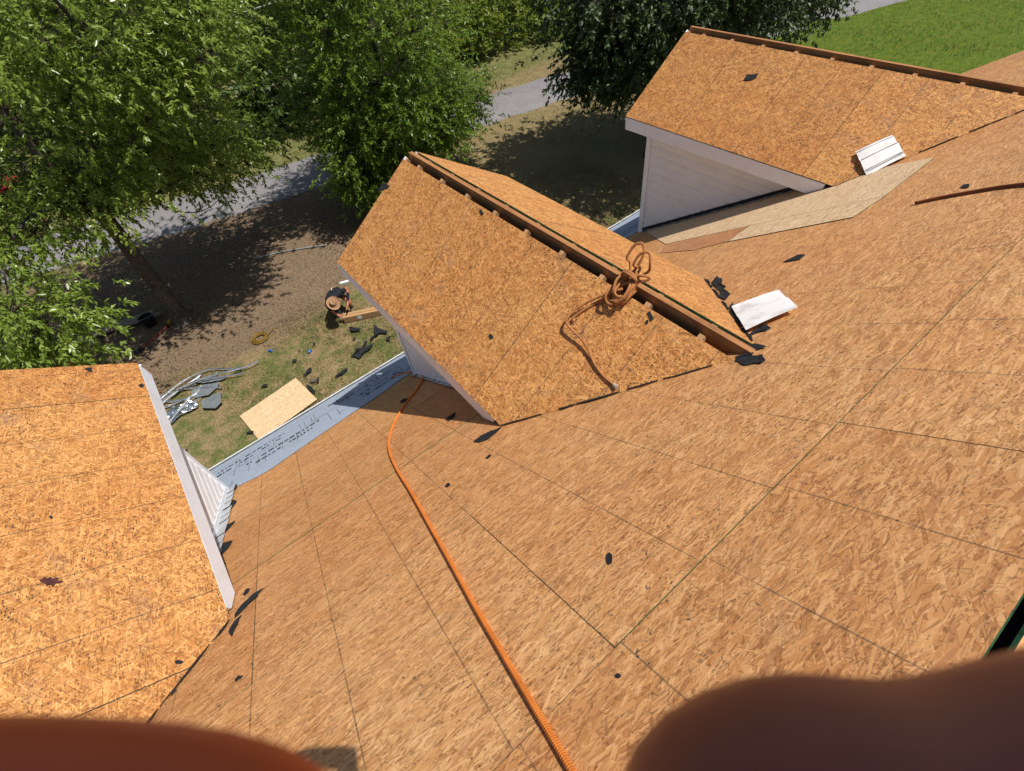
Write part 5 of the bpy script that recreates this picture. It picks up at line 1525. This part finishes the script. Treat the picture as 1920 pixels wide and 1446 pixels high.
M_SHORT = simple('dark_trousers', (.022, .022, .026), .3, 14, .85)
M_BOOT = simple('brown_boot', (.16, .115, .085), .2, 14, .7)
M_STRAW = simple('straw_hat', (.34, .19, .10), .08, 20, .75, bump=.4, bscale=90, bdist=.003)
worker = tag(empty('person', (1.85, 11.2, 0)), 'worker in black shirt and straw hat crouching over the cardboard box', 'person')
nd = {
 'pelvis': ((1.90, 11.42, .58), .155, 2), 'waist': ((1.87, 11.22, .78), .165, 1), 'chest': ((1.80, 10.98, .90), (.215, .16), 1), 'neck': ((1.71, 10.80, .93), .07, 1), 'head': ((1.64, 10.62, .89), .095, 0), 'chin': ((1.60, 10.55, .80), .06, 0),
 'shl': ((1.60, 10.97, .88), .075, 1), 'ell': ((1.50, 11.06, .62), .05, 1), 'wrl': ((1.60, 10.98, .34), .032, 0), 'hal': ((1.66, 10.97, .25), .036, 0),
 'shr': ((1.98, 10.90, .90), .075, 1), 'elr': ((2.17, 11.02, .86), .055, 0), 'wrr': ((2.06, 10.90, .66), .036, 1), 'har': ((1.95, 10.80, .54), .038, 0),
 'hpr': ((2.00, 11.38, .54), .10, 2), 'knr': ((2.06, 10.98, .50), .072, 0), 'anr': ((2.07, 11.18, .10), .05, 3), 'tor': ((2.05, 11.00, .05), .045, 3),
 'hpl': ((1.79, 11.46, .54), .10, 2), 'knl': ((1.72, 11.18, .14), .07, 2), 'anl': ((1.74, 11.62, .09), .05, 3), 'tol': ((1.73, 11.72, .06), .045, 3)}
ed = [('pelvis', 'waist'), ('waist', 'chest'), ('chest', 'neck'), ('neck', 'head'), ('head', 'chin'), ('chest', 'shl'), ('shl', 'ell'), ('ell', 'wrl'), ('wrl', 'hal'), ('chest', 'shr'), ('shr', 'elr'), ('elr', 'wrr'), ('wrr', 'har'), ('pelvis', 'hpr'), ('hpr', 'knr'), ('knr', 'anr'), ('anr', 'tor'), ('pelvis', 'hpl'), ('hpl', 'knl'), ('knl', 'anl'), ('anl', 'tol')]
for s_, h_, base in (('l', Vector((1.66, 10.97, .25)), Vector((.05, -.03, -.06))), ('r', Vector((1.95, 10.80, .54)), Vector((-.06, -.03, -.06)))):
    for k in range(5):
        off = Vector((.018 * (k - 2), .012 * (k - 2), 0))
        if k == 4: off += Vector((.02, .02, .02))
        nd[f'f{s_}{k}a'] = (tuple(h_ + off * .9 + base * .6), .012, 0)
        nd[f'f{s_}{k}b'] = (tuple(h_ + off * 1.1 + base * (1.15 if k < 4 else .95) + Vector((0, 0, -.01))), .009, 0)
        ed += [('ha' + s_, f'f{s_}{k}a'), (f'f{s_}{k}a', f'f{s_}{k}b')]
def low(p):
    """crouch lower: same figure, heights reduced, kept over the same spot as seen from the roof"""
    p = Vector(p)
    k = (EYE.z - .80 * p.z) / (EYE.z - p.z)
    return tuple(EYE + (p - EYE) * k)
nd = {k: (low(a), b * .97 if not isinstance(b, tuple) else b, c) for k, (a, b, c) in nd.items()}
figure('body', nd, ed, 'pelvis', [M_SKIN, M_SHIRT, M_SHORT, M_BOOT], worker)
# white stripe down the back
P = [Vector(low(a)) + Vector((0, 0, .006)) for a in ((1.885, 11.30, .885), (1.855, 11.17, .955), (1.82, 11.03, 1.055), (1.77, 10.92, 1.06))]
v, f = [], []
for a in smooth_path(P, 4):
    v += [a + Vector((-.012, -.004, 0)), a + Vector((.012, .004, 0)), a + Vector((.012, .004, .006)), a + Vector((-.012, -.004, .006))]
for i in range(len(v) // 4 - 1):
    for j in range(4): f.append((i * 4 + j, i * 4 + (j + 1) % 4, i * 4 + 4 + (j + 1) % 4, i * 4 + 4 + j))
mobj('shirt_stripe', v, f, simple('pale_stripe', (.55, .50, .42), .1, 9, .8), worker)
# straw hat with dented crown
ax = Vector((-.22, -.42, .88)).normalized()
hc = Vector(low((1.62, 10.585, .955)))
u_ = ax.cross(Vector((0, 1, 0))).normalized()
w_ = ax.cross(u_)
V, F = [], []
n = 28
prof = [(.190, .012), (.176, -.004), (.14, -.012), (.105, -.004), (.098, .03), (.088, .085), (.070, .105), (.03, .085), (.0, .075)]
for r_, h_ in prof:
    for k in range(n):
        a = 2 * math.pi * k / n
        lift = .035 * (r_ / .2) ** 3 * math.cos(2 * a) if r_ > .12 else 0
        dent = -.02 * (abs(math.cos(a)) < .35) if h_ > .08 and r_ > .02 else 0
        V.append(hc + ax * (h_ + lift + dent) + (u_ * math.cos(a) * .9 + w_ * math.sin(a) * 1.08) * r_)
for j in range(len(prof) - 1):
    for k in range(n): F.append((j * n + k, j * n + (k + 1) % n, j * n + n + (k + 1) % n, j * n + n + k))
hat = mobj('straw_hat', V, F, M_STRAW, worker, smooth=True)
v, f = lathe([(.1015, .0), (.1005, .02), (.1035, .02), (.1045, .0)], hc, 28, ax)
mobj('hat_band', v, f[:-1], simple('hat_band', (.24, .12, .06), .1, 9, .8), hat)

# the photographer: standing astride the ridge behind the phone, fingers curling in front of the lens
CMW = Matrix.Translation(EYE) @ CAM_AXES.to_4x4()
def cp(x, y, d):
    """right, up, forward of the lens"""
    return tuple(CMW @ Vector((x, y, -d)))
photog = tag(empty('person', (-.30, -.42, 7.0)), 'photographer on the ridge, only blurred fingers showing along the bottom edge', 'person')
M_SKINP = simple('skin_fingers', (.35, .100, .050), .12, 40, .5, spec=.3)
M_SKINP.node_tree.nodes['Principled BSDF'].inputs['Subsurface Weight'].default_value = .35
M_SKINP.node_tree.nodes['Principled BSDF'].inputs['Subsurface Radius'].default_value = (.012, .003, .0015)
M_SKINP.node_tree.nodes['Principled BSDF'].inputs['Subsurface Scale'].default_value = .6
M_SKINLIT = simple('skin_lit_through', (.62, .105, .028), .12, 40, .5, spec=.3)  # same skin, brighter and redder: light through the left fingers put into the colour
M_JEAN = simple('dark_jeans', (.03, .036, .055), .3, 14, .85)
M_TEE = simple('grey_work_shirt', (.13, .13, .14), .2, 14, .85)
zf = lambda y: roof_z(y) if y > apex.y else 2 * apex.z - 0 - roof_z(2 * apex.y - y) + 2 * (roof_z(2 * apex.y - y) - apex.z)
back = Vector((-.51, -.86, 0)).normalized()
side_ = Vector((.86, -.51, 0)).normalized()
hip = EYE + back * .52 + Vector((0, 0, -.78))
def hb(f_, s_, z_):
    return tuple(EYE + back * f_ + side_ * s_ + Vector((0, 0, z_)))
fl, fr = hb(.40, -.20, 0), hb(.62, .16, 0)
def gz_(p): 
    y = p[1]
    return roof_z(y) if y > apex.y else roof_z(2 * apex.y - y)
nd = {
 'pelvis': (hb(.50, 0, -.62), .14, 1), 'waist': (hb(.49, 0, -.42), .135, 2), 'chest': (hb(.46, 0, -.17), (.17, .13), 2), 'neck': (hb(.43, 0, .02), .06, 0), 'head': (hb(.38, 0, .15), .10, 0), 'crown': (hb(.40, 0, .23), .075, 3),
 'shl': (hb(.43, -.19, -.09), .07, 2), 'shr': (hb(.43, .19, -.09), .07, 2),
 'ell': (hb(.27, -.27, -.33), .048, 2), 'elr': (hb(.24, .30, -.30), .048, 2),
 'hpl': (hb(.49, -.11, -.70), .09, 1), 'hpr': (hb(.52, .11, -.70), .09, 1),
 'knl': (hb(.40, -.17, -1.02), .065, 1), 'knr': (hb(.52, .16, -1.02), .065, 1)}
zl_, zr_ = gz_(fl) - EYE.z, gz_(fr) - EYE.z
nd['anl'] = (hb(.42, -.20, zl_ + .09), .045, 4); nd['tol'] = (hb(.28, -.21, gz_(hb(.28, -.21, 0)) - EYE.z + .045), .042, 4)
nd['anr'] = (hb(.62, .16, zr_ + .09), .045, 4); nd['tor'] = (hb(.50, .19, gz_(hb(.50, .19, 0)) - EYE.z + .045), .042, 4)
# hands, laid out in front of the lens: left hand holds the left end, right hand the right end of the phone
nd['wrl'] = (cp(-.135, -.125, -.06), .029, 0); nd['pml'] = (cp(-.105, -.070, -.012), (.022, .034), 0)
nd['wrr'] = (cp(.150, -.130, -.05), .029, 0); nd['pmr'] = (cp(.118, -.075, -.006), (.022, .034), 0)
ed = [('pelvis', 'waist'), ('waist', 'chest'), ('chest', 'neck'), ('neck', 'head'), ('head', 'crown'), ('chest', 'shl'), ('chest', 'shr'), ('shl', 'ell'), ('shr', 'elr'), ('ell', 'wrl'), ('elr', 'wrr'), ('wrl', 'pml'), ('wrr', 'pmr'), ('pelvis', 'hpl'), ('pelvis', 'hpr'), ('hpl', 'knl'), ('hpr', 'knr'), ('knl', 'anl'), ('knr', 'anr'), ('anl', 'tol'), ('anr', 'tor')]
fing = {
 'l1': ('pml', [(-.085, -.040, .020), (-.055, -.0320, .031), (-.026, -.0328, .033), (-.0095, -.0352, .033)], (.0104, .0100, .0094, .0082)),
 'l2': ('pml', [(-.090, -.058, .022), (-.062, -.052, .034), (-.036, -.052, .033), (-.022, -.054, .028)], (.0100, .0095, .0085, .007)),
 'l3': ('pml', [(-.095, -.076, .020), (-.068, -.072, .032), (-.044, -.072, .030), (-.032, -.073, .022)], (.0098, .009, .008, .0068)),
 'l4': ('pml', [(-.100, -.092, .014), (-.076, -.091, .024), (-.056, -.090, .022), (-.047, -.089, .015)], (.0088, .008, .007, .006)),
 'lt': ('pml', [(-.090, -.045, -.028), (-.070, -.028, -.032), (-.052, -.018, -.030)], (.012, .0105, .008)),
 'r1': ('pmr', [(.092, -.036, .026), (.064, -.0285, .036), (.0445, -.0310, .036), (.0335, -.0350, .037), (.0235, -.0338, .037), (.0075, -.0405, .036)], (.0125, .0125, .0118, .0108, .0132, .0114)),
 'r2': ('pmr', [(.098, -.060, .026), (.072, -.054, .038), (.046, -.053, .037), (.032, -.054, .031)], (.0105, .0098, .0088, .007)),
 'r3': ('pmr', [(.104, -.078, .022), (.080, -.073, .034), (.056, -.072, .031), (.044, -.073, .023)], (.0100, .009, .008, .0068)),
 'r4': ('pmr', [(.108, -.094, .016), (.086, -.092, .025), (.066, -.091, .021), (.056, -.090, .014)], (.0088, .008, .007, .006)),
 'rt': ('pmr', [(.098, -.045, -.026), (.080, -.028, -.032), (.064, -.016, -.030)], (.012, .0105, .008))}
for k, (rt_, pts, rad) in fing.items():
    prev = rt_
    for i, (p_, r_) in enumerate(zip(pts, rad)):
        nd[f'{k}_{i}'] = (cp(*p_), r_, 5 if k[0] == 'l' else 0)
        ed.append((prev, f'{k}_{i}'))
        prev = f'{k}_{i}'
M_CAP = simple('dark_cap', (.03, .03, .035), .2, 12, .8)
figure('body', nd, ed, 'pelvis', [M_SKINP, M_JEAN, M_TEE, M_CAP, M_BOOT, M_SKINLIT], photog)
phone = tag(empty('phone', cp(.06, -.02, -.012)), 'dark phone held by the photographer at the viewpoint', 'phone')
bm = bmesh.new()
bmesh.ops.create_cube(bm, size=1)
for vtx in bm.verts:
    vtx.co = Vector((vtx.co.x * .158 + .060, vtx.co.y * .076 - .022, vtx.co.z * .0085 + .0115))
bmesh.ops.bevel(bm, geom=bm.edges[:], offset=.0035, segments=3, affect='EDGES')
me = bpy.data.meshes.new('phone_body'); bm.to_mesh(me); bm.free(); me.materials.append(M_BLKP)
o = bpy.data.objects.new('phone_body', me); place(o, phone, CMW)
v, f = lathe([(.0, .0), (.008, .0), (.008, .003), (.0055, .003), (.0055, .001), (.0, .001)], (0, 0, 0), 20, Vector((0, 0, -1)))
v = [Vector(a) + Vector((0, 0, .0072)) for a in v]
mobj('lens_ring', v, f, M_GALV, phone, M=CMW)
